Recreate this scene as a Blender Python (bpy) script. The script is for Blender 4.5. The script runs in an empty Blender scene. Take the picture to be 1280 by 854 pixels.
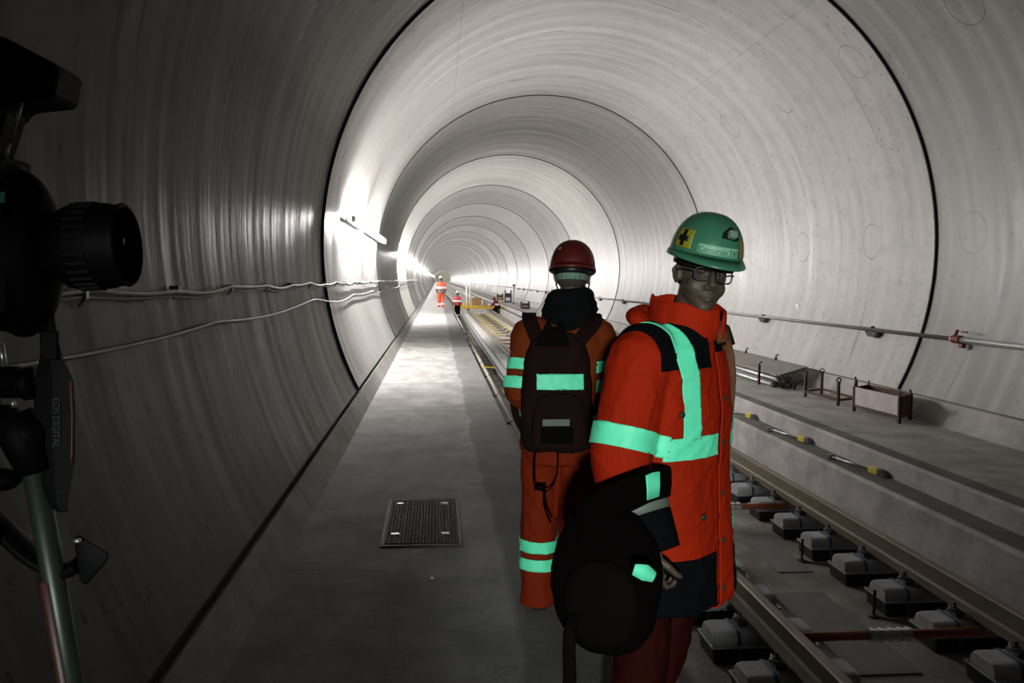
import bpy, bmesh, math, random
from mathutils import Vector, Matrix, noise, Euler
random.seed(7)
PI = math.pi
sc = bpy.context.scene
C = sc.collection
CAMZ = 1.64                      # eye height above the walkway (walkway top is z = 0)
TX, TZ, TR = 2.5745, 2.048, 4.0  # tunnel axis and inner radius
J0, JP = 10.49, 9.6              # lining joints along y

# ------------------------------------------------------------------ camera
yaw, pit, rol, FPX = .0905, .0742, .01, 1040.0
_cy, _sy, _cp, _sp = math.cos(yaw), math.sin(yaw), math.cos(pit), math.sin(pit)
fwd = Vector((_sy*_cp, _cy*_cp, -_sp)); r0 = Vector((_cy, -_sy, 0)); u0 = r0.cross(fwd)
rgt = math.cos(rol)*r0+math.sin(rol)*u0; up = -math.sin(rol)*r0+math.cos(rol)*u0
cam = bpy.data.cameras.new('camera'); co = bpy.data.objects.new('camera', cam); C.objects.link(co)
cam.sensor_width = 36; cam.lens = FPX/1280*36; cam.clip_start = .05; cam.clip_end = 2000
mw = Matrix((( rgt.x, up.x, -fwd.x, 0), (rgt.y, up.y, -fwd.y, 0), (rgt.z, up.z, -fwd.z, CAMZ), (0, 0, 0, 1)))
co.matrix_world = mw; sc.camera = co
def W(px, py, Y):
    """real-world point at distance Y along the tunnel, measured off the photograph"""
    d = rgt*((px-640)/FPX)-up*((py-427)/FPX)+fwd
    d = d*(Y/d.y); return Vector((d.x, d.y, d.z+CAMZ))

# ------------------------------------------------------------------ materials
def lin(r, g, b):
    f = lambda c: (c/12.92 if c <= .04045 else ((c+.055)/1.055)**2.4)
    return (f(r/255), f(g/255), f(b/255), 1)
class NT:
    def __init__(s, name):
        s.m = bpy.data.materials.new(name); s.m.use_nodes = True
        s.t = s.m.node_tree; s.b = s.t.nodes['Principled BSDF']
    def n(s, typ, **kw):
        nd = s.t.nodes.new(typ)
        for k, v in kw.items():
            if k.startswith('_'): nd.inputs[k[1:].replace('_', ' ')].default_value = v
            else: setattr(nd, k, v)
        return nd
    def l(s, a, b): s.t.links.new(a, b)
    def math(s, op, a, b=None, c=None, clamp=False):
        nd = s.t.nodes.new('ShaderNodeMath'); nd.operation = op; nd.use_clamp = clamp
        for i, v in enumerate((a, b, c)):
            if v is None: continue
            if isinstance(v, (int, float)): nd.inputs[i].default_value = v
            else: s.l(v, nd.inputs[i])
        return nd.outputs[0]
    def mix(s, f, a, b):
        nd = s.t.nodes.new('ShaderNodeMix'); nd.data_type = 'RGBA'
        for i, v in ((0, f), (6, a), (7, b)):
            if isinstance(v, (int, float, tuple)): nd.inputs[i].default_value = v
            else: s.l(v, nd.inputs[i])
        return nd.outputs[2]
    def noise(s, vec, scale, detail=4, rough=.55):
        nd = s.n('ShaderNodeTexNoise'); nd.inputs['Scale'].default_value = scale
        nd.inputs['Detail'].default_value = detail; nd.inputs['Roughness'].default_value = rough
        if vec is not None: s.l(vec, nd.inputs['Vector'])
        return nd.outputs['Fac']
    def map(s, vec, scale=(1, 1, 1), loc=(0, 0, 0)):
        nd = s.n('ShaderNodeMapping'); nd.inputs['Scale'].default_value = scale; nd.inputs['Location'].default_value = loc
        s.l(vec, nd.inputs['Vector']); return nd.outputs[0]
    def rng(s, v, a, b, c, d):
        nd = s.n('ShaderNodeMapRange'); s.l(v, nd.inputs[0])
        for i, x in enumerate((a, b, c, d)): nd.inputs[i+1].default_value = x
        return nd.outputs[0]
    def bump(s, h, strength, dist, prev=None):
        nd = s.n('ShaderNodeBump'); nd.inputs['Strength'].default_value = strength; nd.inputs['Distance'].default_value = dist
        s.l(h, nd.inputs['Height'])
        if prev: s.l(prev, nd.inputs['Normal'])
        s.l(nd.outputs[0], s.b.inputs['Normal']); return nd.outputs[0]
    def col(s, v):
        if isinstance(v, tuple): s.b.inputs['Base Color'].default_value = v
        else: s.l(v, s.b.inputs['Base Color'])
def plain(name, col, rough=.6, metal=0, var=.25, scale=8, bump=.1, bscale=60, bdist=.002, emit=None, es=0, spec=.5):
    n = NT(name); tc = n.n('ShaderNodeTexCoord').outputs['Object']
    f = n.noise(tc, scale)
    dk = tuple(c*(1-var) for c in col[:3])+(1,); lt = tuple(min(1, c*(1+var)) for c in col[:3])+(1,)
    n.col(n.mix(f, dk, lt))
    n.b.inputs['Roughness'].default_value = rough; n.b.inputs['Metallic'].default_value = metal
    n.b.inputs['Specular IOR Level'].default_value = spec
    if bump: n.bump(n.noise(tc, bscale), bump, bdist)
    if emit: n.b.inputs['Emission Color'].default_value = emit; n.b.inputs['Emission Strength'].default_value = es
    return n.m

def lining_mat(name, right):
    n = NT(name); uv = n.n('ShaderNodeTexCoord').outputs['UV']
    sep = n.n('ShaderNodeSeparateXYZ'); n.l(uv, sep.inputs[0]); u, v = sep.outputs[0], sep.outputs[1]
    par = n.math('FLOORED_MODULO', n.math('FLOOR', n.math('DIVIDE', n.math('SUBTRACT', u, J0), JP)), 2.0)  # 0 = pale block
    big = n.noise(n.map(uv, (1, .35, 1)), .55, 5, .6)
    fine = n.noise(uv, 3.2, 7, .72)
    streak = n.noise(n.map(uv, (3.2, .10, 1)), 1.0, 4, .55)
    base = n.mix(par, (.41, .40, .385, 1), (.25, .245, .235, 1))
    # shade put into the colour: a darker crown, and left flank mostly every other block
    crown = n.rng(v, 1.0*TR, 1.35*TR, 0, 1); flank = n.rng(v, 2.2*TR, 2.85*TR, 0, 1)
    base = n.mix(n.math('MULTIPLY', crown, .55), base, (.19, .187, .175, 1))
    base = n.mix(n.math('MULTIPLY', flank, n.math('MULTIPLY', n.rng(par, 0, 1, .15, .92), n.rng(u, J0-.05, J0+.05, 1, .55))), base, (.085, .085, .074, 1))  # painted shade on the left flank, strongest in the near blocks
    base = n.mix(n.math('MULTIPLY', n.rng(big, .35, .7, 0, .4), n.rng(flank, 0, 1, 1, .15)), base, (.20, .195, .178, 1))
    base = n.mix(n.math('MULTIPLY', n.rng(streak, .42, .68, 0, .45), n.rng(flank, 0, 1, 1, .12)), base, (.54, .53, .50, 1))
    st2 = n.noise(n.map(uv, (4, .3, 1)), 1.0, 5, .7)
    base = n.mix(n.math('MULTIPLY', n.rng(st2, .52, .72, 0, .28), n.rng(flank, 0, 1, 1, .3)), base, (.17, .165, .15, 1))
    base = n.mix(n.rng(fine, .48, .72, 0, .38), base, (.16, .155, .145, 1))
    # pores: short dark dashes where air bubbles met the formwork
    vo = n.n('ShaderNodeTexVoronoi'); n.l(n.map(uv, (7, 3.2, 1)), vo.inputs['Vector']); vo.inputs['Scale'].default_value = 1.6
    vo.inputs['Randomness'].default_value = 1
    pore = n.math('LESS_THAN', vo.outputs['Distance'], .13)
    pm = n.math('MULTIPLY', pore, n.rng(n.noise(uv, .8), .42, .54, 0, 1))
    base = n.mix(n.math('MULTIPLY', pm, .75), base, (.05, .05, .045, 1))
    # round form plugs, two rows per side
    def row(y0, vc, rad=.26):
        du = n.math('SUBTRACT', n.math('FLOORED_MODULO', n.math('ADD', n.math('SUBTRACT', u, y0), 1.195), 2.39), 1.195)
        dv = n.math('SUBTRACT', v, vc)
        d = n.math('SQRT', n.math('ADD', n.math('MULTIPLY', du, du), n.math('MULTIPLY', dv, dv)))
        return n.math('LESS_THAN', n.math('ABSOLUTE', n.math('SUBTRACT', d, rad)), .009)
    rows = row(9.76, math.radians(3.2 if right else 176.8)*TR) 
    r2 = row(8.70, math.radians(40.4 if right else 139.6)*TR)
    rings = n.math('MAXIMUM', rows, r2)
    rings = n.math('MULTIPLY', rings, n.rng(n.noise(uv, 1.3), .38, .6, .25, .75))
    base = n.mix(rings, base, (.10, .095, .085, 1))
    n.col(base)
    n.l(n.rng(n.noise(n.map(uv, (2.4, .15, 1)), 1.6, 3), .3, .75, .26, .50), n.b.inputs['Roughness'])
    n.l(n.math('SUBTRACT', .6, n.math('MULTIPLY', n.math('MULTIPLY', flank, par), .55)), n.b.inputs['Specular IOR Level'])
    h = n.noise(n.map(uv, (1.6, .16, 1)), 1.0, 3, .5)
    a = n.bump(h, .55, .06)
    a = n.bump(n.noise(n.map(uv, (16, .8, 1)), 1.0, 4, .6), .25, .006, a)
    n.bump(n.noise(uv, 30, 5, .7), .22, .004, a)
    return n.m
def concrete(name, c0, c1, rough=.8, strip=None, sc_=1.0, bump=.35):
    n = NT(name); tc = n.n('ShaderNodeTexCoord').outputs['Object']
    big = n.noise(tc, .7*sc_, 5, .6); mid = n.noise(n.map(tc, (1, .45, 1)), 3.5, 5, .65); fine = n.noise(tc, 70, 3, .7)
    b = n.mix(n.rng(big, .3, .7, 0, 1), c0, c1)
    b = n.mix(n.rng(mid, .42, .66, 0, .6), b, tuple(x*.55 for x in c0[:3])+(1,))
    blot = n.noise(n.map(tc, (.9, 1.5, 1), (3.1, 1.7, 0)), 1.3, 6, .68)
    b = n.mix(n.rng(blot, .46, .64, 0, .55), b, tuple(x*.5 for x in c0[:3])+(1,))
    b = n.mix(n.rng(fine, .5, .75, 0, .55), b, tuple(x*.4 for x in c0[:3])+(1,))
    if strip is not None:
        sep = n.n('ShaderNodeSeparateXYZ'); n.l(tc, sep.inputs[0])
        xx = n.math('ADD', sep.outputs[0], n.math('MULTIPLY', n.math('SUBTRACT', n.noise(tc, .9, 3), .5), .22))
        b = n.mix(n.math('MULTIPLY', n.rng(xx, strip-.02, strip+.02, 0, 1), .62), b, tuple(x*.32 for x in c0[:3])+(1,))
    n.col(b); n.b.inputs['Roughness'].default_value = rough; n.b.inputs['Specular IOR Level'].default_value = .12 if strip is not None else .3
    a = n.bump(n.noise(n.map(tc, (.8, 2.6, 1)), 2.6, 5, .6), .28, .02)
    n.bump(n.noise(tc, 90, 4, .7), bump, .006, a)
    return n.m
def fabric(name, col, rough=.75, var=.18, weave=500, spec=.3):
    n = NT(name); tc = n.n('ShaderNodeTexCoord').outputs['Object']
    dk = tuple(c*(1-var) for c in col[:3])+(1,); lt = tuple(min(1, c*(1+var)) for c in col[:3])+(1,)
    n.col(n.mix(n.noise(tc, 6, 5), dk, lt))
    n.b.inputs['Roughness'].default_value = rough; n.b.inputs['Specular IOR Level'].default_value = spec
    a = n.bump(n.noise(n.map(tc, (1, 1, .55)), 9, 4, .55), .8, .022)
    a = n.bump(n.noise(tc, 26, 4, .6), .35, .006, a)
    n.bump(n.noise(tc, weave, 2), .2, .0006, a)
    return n.m

M = {}
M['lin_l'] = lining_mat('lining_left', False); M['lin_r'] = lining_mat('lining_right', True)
M['joint'] = plain('joint_dark', (.018, .018, .017, 1), .9)
M['recess'] = plain('recess_dark_grey', (.055, .052, .046, 1), .95)  # dark grey for the recess joint
M['recess_pale'] = plain('recess_pale', (.13, .125, .11, 1), .95)
M['walk'] = concrete('walkway_concrete', (.245, .236, .226, 1), (.34, .33, .315, 1), .8, strip=.38)
M['kerb'] = concrete('kerb_concrete', (.24, .23, .21, 1), (.30, .29, .27, 1), .6)
M['bench'] = concrete('bench_concrete', (.38, .365, .34, 1), (.46, .445, .415, 1), .65)
M['bench_face'] = concrete('bench_face_concrete', (.44, .42, .41, 1), (.54, .51, .50, 1), .6, bump=.15)
M['bench_edge'] = concrete('bench_trowelled_edge', (.15, .145, .13, 1), (.21, .205, .19, 1), .8, bump=.6)
M['slab'] = concrete('track_slab', (.28, .26, .24, 1), (.52, .49, .46, 1), .85, sc_=2.5, bump=.8)
M['rail'] = plain('rail_rust', (.14, .11, .065, 1), .65, .2, .3, 5, .3, 40)
M['railtop'] = plain('rail_head', (.20, .165, .115, 1), .5, .35, .25, 5)
M['block'] = concrete('sleeper_block', (.50, .50, .49, 1), (.62, .62, .61, 1), .55, bump=.15)
M['boot'] = plain('rubber_boot', (.010, .010, .011, 1), .45)
M['lip'] = plain('boot_lip', (.55, .55, .60, 1), .3, .3)
M['bluestrap'] = plain('blue_strap', (.03, .10, .20, 1), .5)
M['bluegrey'] = plain('dark_blue_grey', (.03, .04, .07, 1), .7)
M['clip'] = plain('rail_clip_steel', (.11, .11, .115, 1), .35, .7)
M['rodorange'] = plain('rod_orange', (.34, .085, .035, 1), .5, 0, .25)
M['rodyellow'] = plain('rod_yellow', (.62, .50, .03, 1), .5, 0, .25)
M['steel'] = plain('bright_steel', (.62, .62, .62, 1), .3, .85, .15)
M['galv'] = plain('galvanised', (.40, .40, .40, 1), .42, .7, .2)
M['rust'] = plain('rusty_steel', (.075, .038, .025, 1), .8, .2, .45, 12, .4, 80)
M['panel'] = plain('scuffed_panel', (.46, .40, .38, 1), .7, 0, .35, 5, .3, 40)
M['darkboard'] = plain('grey_board', (.20, .18, .165, 1), .8, 0, .3, 4)
M['black'] = plain('black_plastic', (.008, .008, .009, 1), .45, 0, .2)
M['blackgear'] = plain('black_camera_body', (.0022, .0022, .0025, 1), .6, 0, .2, spec=.08)
M['cable'] = plain('grey_cable', (.36, .34, .31, 1), .5)
M['pipe_r'] = plain('grey_pipe', (.30, .27, .26, 1), .4, .5, .25)
M['pipe_edge'] = plain('beige_pipe', (.20, .185, .16, 1), .7)
M['redclamp'] = plain('red_clamp', (.16, .03, .03, 1), .6, .2)
M['orange'] = fabric('orange_fabric', (.33, .016, .003, 1), spec=.08)
M['orange_d'] = fabric('dimmed_orange_cotton', (.15, .026, .006, 1), spec=.06)  # orange darkened in the colour for weaker light farther back
M['orange_t'] = fabric('orange_work_trousers', (.17, .017, .004, 1), spec=.06)
M['orange_leg'] = fabric('dark_red_orange_trousers', (.022, .003, .002, 1), spec=.04)
M['orange_far'] = fabric('bright_orange_workwear', (.80, .13, .06, 1))
M['navy'] = fabric('navy_fabric', (.003, .0035, .005, 1), .9, spec=.06)
M['brownlining'] = fabric('brown_lining', (.11, .042, .016, 1))
M['packbrown'] = fabric('dark_maroon_pack', (.013, .005, .005, 1), .9, spec=.08)
M['packblack'] = fabric('black_pack', (.0022, .0014, .0014, 1), .95, spec=.04)
M['strap'] = fabric('black_webbing', (.003, .0022, .0022, 1), .9, spec=.06)
M['blackfleece'] = fabric('black_fleece', (.004, .004, .005, 1), .95, spec=.1)
M['greenfleece'] = fabric('grey_green_headband', (.16, .27, .21, 1), .9)
n = NT('mint_reflective_tape'); tc = n.n('ShaderNodeTexCoord').outputs['Object']
n.col(n.mix(n.noise(tc, 14, 3), (.12, .90, .52, 1), (.17, .99, .62, 1))); n.b.inputs['Roughness'].default_value = .55
n.bump(n.noise(tc, 30, 3), .3, .003); M['tape'] = n.m
M['tapefar'] = plain('white_reflective_tape', (.85, .88, .87, 1), .5)
M['tapedull'] = plain('dull_grey_green_tape', (.12, .15, .12, 1), .6)
M['skin'] = plain('skin', (.075, .050, .036, 1), .55, 0, .12, 14, .15, 300, .0006)
M['hair'] = plain('grey_hair', (.045, .04, .035, 1), .9)
M['helm_g'] = plain('green_helmet', (.050, .19, .11, 1), .32, 0, .1, 5, 0)
M['helm_r'] = plain('red_helmet', (.11, .013, .010, 1), .4, 0, .15, 5, 0)
M['helm_w'] = plain('white_helmet', (.75, .76, .78, 1), .4, 0, .1, 5, 0)
M['decal_y'] = plain('yellow_decal', (.30, .28, .02, 1), .5, 0, .1)
M['decal_label'] = plain('pale_green_label', (.20, .50, .33, 1), .5, 0, .1)
M['ink'] = plain('dark_ink', (.012, .03, .022, 1), .6, 0, .1)
M['decal_brown'] = plain('ochre_decal', (.26, .17, .04, 1), .5, 0, .1)
M['lampgrey'] = plain('grey_green_clip', (.22, .36, .25, 1), .45)
M['eye'] = plain('eyeball', (.12, .12, .11, 1), .2, 0, .05)
M['pupil'] = plain('pupil', (.01, .01, .01, 1), .2)
M['tripodleg'] = plain('tripod_leg_grey', (.038, .05, .042, 1), .4, .5)
M['tripodred'] = plain('tripod_leg_red', (.05, .014, .010, 1), .45)
M['whiteplastic'] = plain('white_plastic', (.85, .85, .83, 1), .5)
M['plywood'] = plain('brown_plywood', (.30, .17, .08, 1), .8)
M['machyellow'] = plain('machine_yellow', (.60, .40, .05, 1), .5, 0, .3)
M['iron'] = plain('cast_iron', (.040, .034, .031, 1), .7, .2, .3)
M['plate'] = plain('floor_plate', (.20, .185, .185, 1), .7, 0, .25)
M['shoe'] = plain('black_leather', (.010, .009, .008, 1), .6)
M['tube'] = plain('lamp_tube', (.9, .9, .88, 1), .5, 0, 0, 1, 0, emit=(1.0, .965, .945, 1), es=1)
M['tube_far'] = plain('lamp_tube_distant', (.9, .9, .88, 1), .5, 0, 0, 1, 0, emit=(1.0, .965, .945, 1), es=400)
M['portal'] = plain('lit_portal_board', (.85, .87, .70, 1), .8)  # pale yellow colour stands in for light at the portal
g = NT('spectacle_glass'); gt = g.n('ShaderNodeBsdfTransparent'); gg = g.n('ShaderNodeBsdfGlossy'); gg.inputs['Roughness'].default_value = .03
gm = g.n('ShaderNodeMixShader'); gm.inputs[0].default_value = .06; g.l(gt.outputs[0], gm.inputs[1]); g.l(gg.outputs[0], gm.inputs[2])
g.l(gm.outputs[0], g.t.nodes['Material Output'].inputs['Surface'])
M['glass'] = g.m

# ------------------------------------------------------------------ mesh helpers
def frame(d, ref=None):
    d = d.normalized(); r = ref if ref else (Vector((0, 0, 1)) if abs(d.z) < .9 else Vector((1, 0, 0)))
    a = r.cross(d)
    if a.length < 1e-5: a = Vector((1, 0, 0)).cross(d)
    a.normalize(); return a, d.cross(a)
class B:
    def __init__(s): s.b = bmesh.new()
    def box(s, c, sz, rz=0, rot=None, mi=0):
        m = Matrix.Translation(c) @ (rot.to_4x4() if rot else Matrix.Rotation(rz, 4, 'Z')) @ Matrix.Diagonal((*sz, 1))
        r = bmesh.ops.create_cube(s.b, size=1, matrix=m)
        for f in {f for v in r['verts'] for f in v.link_faces}: f.material_index = mi
        return s
    def bar(s, p, q, w, h, ref=None):
        p, q = Vector(p), Vector(q); d = q-p; a, b = frame(d, ref)
        rot = Matrix((a, b, d.normalized())).transposed()
        return s.box((p+q)/2, (w, h, d.length), rot=rot)
    def ell(s, c, r, rot=None, seg=20):
        m = Matrix.Translation(c) @ (rot.to_4x4() if rot else Matrix.Identity(4)) @ Matrix.Diagonal((*r, 1))
        bmesh.ops.create_uvsphere(s.b, u_segments=seg, v_segments=seg*2//3, radius=1, matrix=m); return s
    def rings(s, rs, cap=True, close=False):
        vs = [[s.b.verts.new(p) for p in r] for r in rs]
        n = len(vs[0]); k = len(vs)
        for i in range(k if close else k-1):
            A, D = vs[i], vs[(i+1) % k]
            for j in range(n):
                s.b.faces.new((A[j], A[(j+1) % n], D[(j+1) % n], D[j]))
        if cap and not close:
            s.b.faces.new(vs[0][::-1]); s.b.faces.new(vs[-1])
        return s
    def tube(s, pts, r, n=12, cap=True, ref=None, close=False, flat=1.0):
        pts = [Vector(p) for p in pts]; k = len(pts); rs = []
        a = None
        for i, p in enumerate(pts):
            if close: d = pts[(i+1) % k]-pts[i-1]
            else: d = pts[min(i+1, k-1)]-pts[max(i-1, 0)]
            d.normalize()
            if a is None: a, b = frame(d, ref)
            else:
                a = (a-d*a.dot(d)).normalized(); b = d.cross(a)
            rr = r[i] if isinstance(r, (list, tuple)) else r
            rs.append([p+a*math.cos(t)*rr+b*math.sin(t)*rr*flat for t in [2*PI*j/n for j in range(n)]])
        return s.rings(rs, cap, close)
    def lathe(s, prof, c=(0, 0, 0), n=32, axis=None):
        c = Vector(c); d = axis.normalized() if axis else Vector((0, 0, 1)); a, b = frame(d)
        return s.rings([[c+d*z+(a*math.cos(2*PI*j/n)+b*math.sin(2*PI*j/n))*max(r, 1e-4) for j in range(n)] for r, z in prof])
    def prism(s, poly, p0, p1, ax):
        """extrude a 2-D outline (u,v) between two stations along axis ax"""
        def P(u, v, t): return {'y': (u, t, v), 'x': (t, u, v), 'z': (u, v, t)}[ax]
        return s.rings([[P(u, v, p0) for u, v in poly], [P(u, v, p1) for u, v in poly]])
    def build(s, name, mat, parent=None, smooth=False, bevel=0, world=False, mod=None):
        bmesh.ops.recalc_face_normals(s.b, faces=s.b.faces[:])
        if world and parent: bmesh.ops.translate(s.b, verts=s.b.verts[:], vec=-Vector(parent.location))
        me = bpy.data.meshes.new(name); s.b.to_mesh(me); s.b.free()
        return mesh_obj(name, me, mat, parent, smooth, bevel)
def mesh_obj(name, me, mat, parent=None, smooth=False, bevel=0):
    for m in (mat if isinstance(mat, (list, tuple)) else [mat]): me.materials.append(m)
    o = bpy.data.objects.new(name, me); C.objects.link(o)
    if smooth: me.polygons.foreach_set('use_smooth', [True]*len(me.polygons))
    if bevel:
        b = o.modifiers.new('b', 'BEVEL'); b.width = bevel; b.segments = 2; b.limit_method = 'ANGLE'; b.angle_limit = .7
    if parent: o.parent = parent
    return o
def tag(o, label=None, cat=None, group=None, kind=None):
    for k, v in (('label', label), ('category', cat), ('group', group), ('kind', kind)):
        if v: o[k] = v
    return o
def empty(name, loc=(0, 0, 0), rz=0, label=None, cat=None, group=None):
    o = bpy.data.objects.new(name, None); C.objects.link(o); o.location = loc; o.rotation_euler = (0, 0, rz)
    o.empty_display_size = .1
    return tag(o, label, cat, group)
def copy_tree(o, parent=None, skip_parts=False):
    c = o.copy(); C.objects.link(c)
    if parent: c.parent = parent
    if not skip_parts:
        for ch in [x for x in bpy.data.objects if x.parent == o]: copy_tree(ch, c)
    return c
KIDS = {}
def dup(root):
    """copy a thing and its parts and sub-parts"""
    if root.name not in KIDS:
        ch = {}
        for x in bpy.data.objects:
            if x.parent: ch.setdefault(x.parent.name, []).append(x)
        KIDS[root.name] = [(a, ch.get(a.name, [])) for a in ch.get(root.name, [])]
    r = root.copy(); C.objects.link(r)
    for a, subs in KIDS[root.name]:
        ca = a.copy(); C.objects.link(ca); ca.parent = r
        for b in subs:
            cb = b.copy(); C.objects.link(cb); cb.parent = ca
    return r
def remesh(bb, voxel, smooth=4, fac=.5):
    bmesh.ops.recalc_face_normals(bb.b, faces=bb.b.faces[:])
    me = bpy.data.meshes.new('tmp'); bb.b.to_mesh(me); bb.b.free()
    o = bpy.data.objects.new('tmp', me); C.objects.link(o)
    m = o.modifiers.new('r', 'REMESH'); m.mode = 'VOXEL'; m.voxel_size = voxel
    if smooth: s = o.modifiers.new('s', 'SMOOTH'); s.factor = fac; s.iterations = smooth
    dg = bpy.context.evaluated_depsgraph_get(); dg.update()
    out = bpy.data.meshes.new_from_object(o.evaluated_get(dg), depsgraph=dg)
    bpy.data.objects.remove(o); out.materials.clear()
    out.polygons.foreach_set('use_smooth', [True]*len(out.polygons))
    return out
def displace(me, fn):
    me.update(); ns = [v.normal.copy() for v in me.vertices]
    for v, nn in zip(me.vertices, ns): v.co += nn*fn(v.co)
    me.update()
def cut(src, planes, name, mat, parent, off=.004, thick=.004, pred=None, fine=0):
    """a cloth piece sewn on top of src: the surface between planes, lifted a little"""
    b = bmesh.new(); b.from_mesh(src.data); b.normal_update()
    for co_, no in planes:
        bmesh.ops.bisect_plane(b, geom=b.verts[:]+b.edges[:]+b.faces[:], plane_co=co_, plane_no=no, clear_outer=True)
    if pred:
        kill = [f for f in b.faces if not pred(f.calc_center_median())]
        bmesh.ops.delete(b, geom=kill, context='FACES')
    left = set(b.verts); best = []
    while left:
        st = [left.pop()]; comp = list(st)
        while st:
            for e in st.pop().link_edges:
                for v in e.verts:
                    if v in left: left.remove(v); st.append(v); comp.append(v)
        if len(comp) > len(best): best = comp
    keep = set(best); bmesh.ops.delete(b, geom=[v for v in b.verts if v not in keep], context='VERTS')
    b.normal_update()
    ns = {v: v.normal.copy() for v in b.verts}
    for v, nn in ns.items(): v.co += nn*off
    me = bpy.data.meshes.new(name); b.to_mesh(me); b.free()
    o = mesh_obj(name, me, mat, parent, True)
    s = o.modifiers.new('s', 'SOLIDIFY'); s.thickness = thick; s.offset = 1
    return o

# ------------------------------------------------------------------ lining
def joints():
    return [J0+JP*k for k in range(-3, 44)]
Y0, Y1 = -22.0, 425.0
def arc(name, a0, a1, mat, R=TR, step=2.0, kind='structure', wjoint=None):
    me = bpy.data.meshes.new(name); bm = bmesh.new(); uvl = bm.loops.layers.uv.new('UVMap')
    na = max(2, int(math.ceil((a1-a0)/step)))
    def sheet(st, mi):
        cols = [[bm.verts.new((TX+r*math.cos(math.radians(a0+(a1-a0)*i/na)), y, TZ+r*math.sin(math.radians(a0+(a1-a0)*i/na)))) for i in range(na+1)] for y, r in st]
        for k in range(len(st)-1):
            for i in range(na):
                f = bm.faces.new((cols[k][i], cols[k][i+1], cols[k+1][i+1], cols[k+1][i])); f.smooth = mi == 0; f.material_index = mi
                for lp, (kk, ii) in zip(f.loops, ((k, i), (k, i+1), (k+1, i+1), (k+1, i))):
                    lp[uvl].uv = (st[kk][0], math.radians(a0+(a1-a0)*ii/na)*R)
    ys = [Y0]+joints()+[Y1]
    for k in range(len(ys)-1): sheet([(ys[k], R), (ys[k+1], R)], 0)      # one formwork block after another
    for yj in joints():
        w = .012 if abs(yj-J0) < .1 else .007; h = .034 if abs(yj-J0) < .1 else .020
        sheet([(yj-w, R), (yj-w, R-h), (yj+w, R-h), (yj+w, R)], 1)        # black joint strip
    # thickness: outer skin
    outer0 = [bm.verts.new((TX+(TR+.35)*math.cos(math.radians(a0+(a1-a0)*i/na)), Y0, TZ+(TR+.35)*math.sin(math.radians(a0+(a1-a0)*i/na)))) for i in range(na+1)]
    outer1 = [bm.verts.new((v.co.x, Y1, v.co.z)) for v in outer0]
    for i in range(na): bm.faces.new((outer0[i], outer1[i], outer1[i+1], outer0[i+1])).material_index = 1
    bm.to_mesh(me); bm.free()
    o = mesh_obj(name, me, [mat, M['joint']]); o['kind'] = kind
    return o
arc('wall_right', -27.0, 54.7, M['lin_r'])
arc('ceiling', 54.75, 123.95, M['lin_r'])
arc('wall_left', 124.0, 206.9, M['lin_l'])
GY0, GY1 = Y0, Y1
def longbox(name, poly, mat, y0=Y0, y1=Y1, kind='structure'):
    o = B().prism(poly, y0, y1, 'y').build(name, mat); o['kind'] = kind; return o
def cpt(a, r=TR): return (TX+r*math.cos(math.radians(a)), TZ+r*math.sin(math.radians(a)))
# recess joint under the vault on the left, with the foot strip below it
longbox('trim_1', [cpt(206.7, TR+.045), cpt(207.9, TR+.045), cpt(207.9, TR+.3), cpt(206.7, TR+.3)], M['recess'])
def kerb(name, aa, mat, y0, y1):
    poly = [cpt(a) for a in aa]+[cpt(a, TR+.3) for a in aa[::-1]]
    return longbox(name, poly, mat, y0, y1)
ky = [Y0, -4.0, 1.05, 5.85, 10.62]+[10.62+4.8*k for k in range(1, 86)]
bm_ = B()
for a, b in zip(ky[:-1], ky[1:]):
    aa = [207.6, 208.6, 209.7, 210.8, 212.0]
    bm_.prism([cpt(t) for t in aa]+[cpt(t, TR+.3) for t in aa[::-1]], a+.006, b-.006, 'y')
bm_.build('trim_2', M['kerb'])['kind'] = 'structure'
longbox('trim_3', [cpt(-27.0, TR+.012), cpt(-27.35, TR+.012), cpt(-27.35, TR+.3), cpt(-27.0, TR+.3)], M['recess_pale'])
longbox('trim_4', [cpt(-27.35), cpt(-29), cpt(-30.5), cpt(-33), cpt(-33, TR+.3), cpt(-30.5, TR+.3), cpt(-29, TR+.3), cpt(-27.35, TR+.3)], M['lin_r'] if False else M['bench'])
# walkway slabs with open joints
bm_ = B(); wy = [Y0, -8.6, 1.0, 10.62]+[10.62+9.6*k for k in range(1, 44)]
for a, b in zip(wy[:-1], wy[1:]):
    bm_.prism([(-.95, 0), (.795, 0), (.81, -.015), (.81, -.85), (-.95, -.85)], a+.005, b-.005, 'y')
o = bm_.build('walkway', M['walk']); o['kind'] = 'structure'
# track slab
o = longbox('floor', [(.6, -.78), (4.6, -.78), (4.6, -1.1), (.6, -1.1)], M['slab'])
# ledge and gutter along the walkway foot
longbox('trim_5', [(.811, -.62), (.97, -.62), (1.0, -.66), (1.0, -.79), (.811, -.79)], M['bench_face'])
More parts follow.
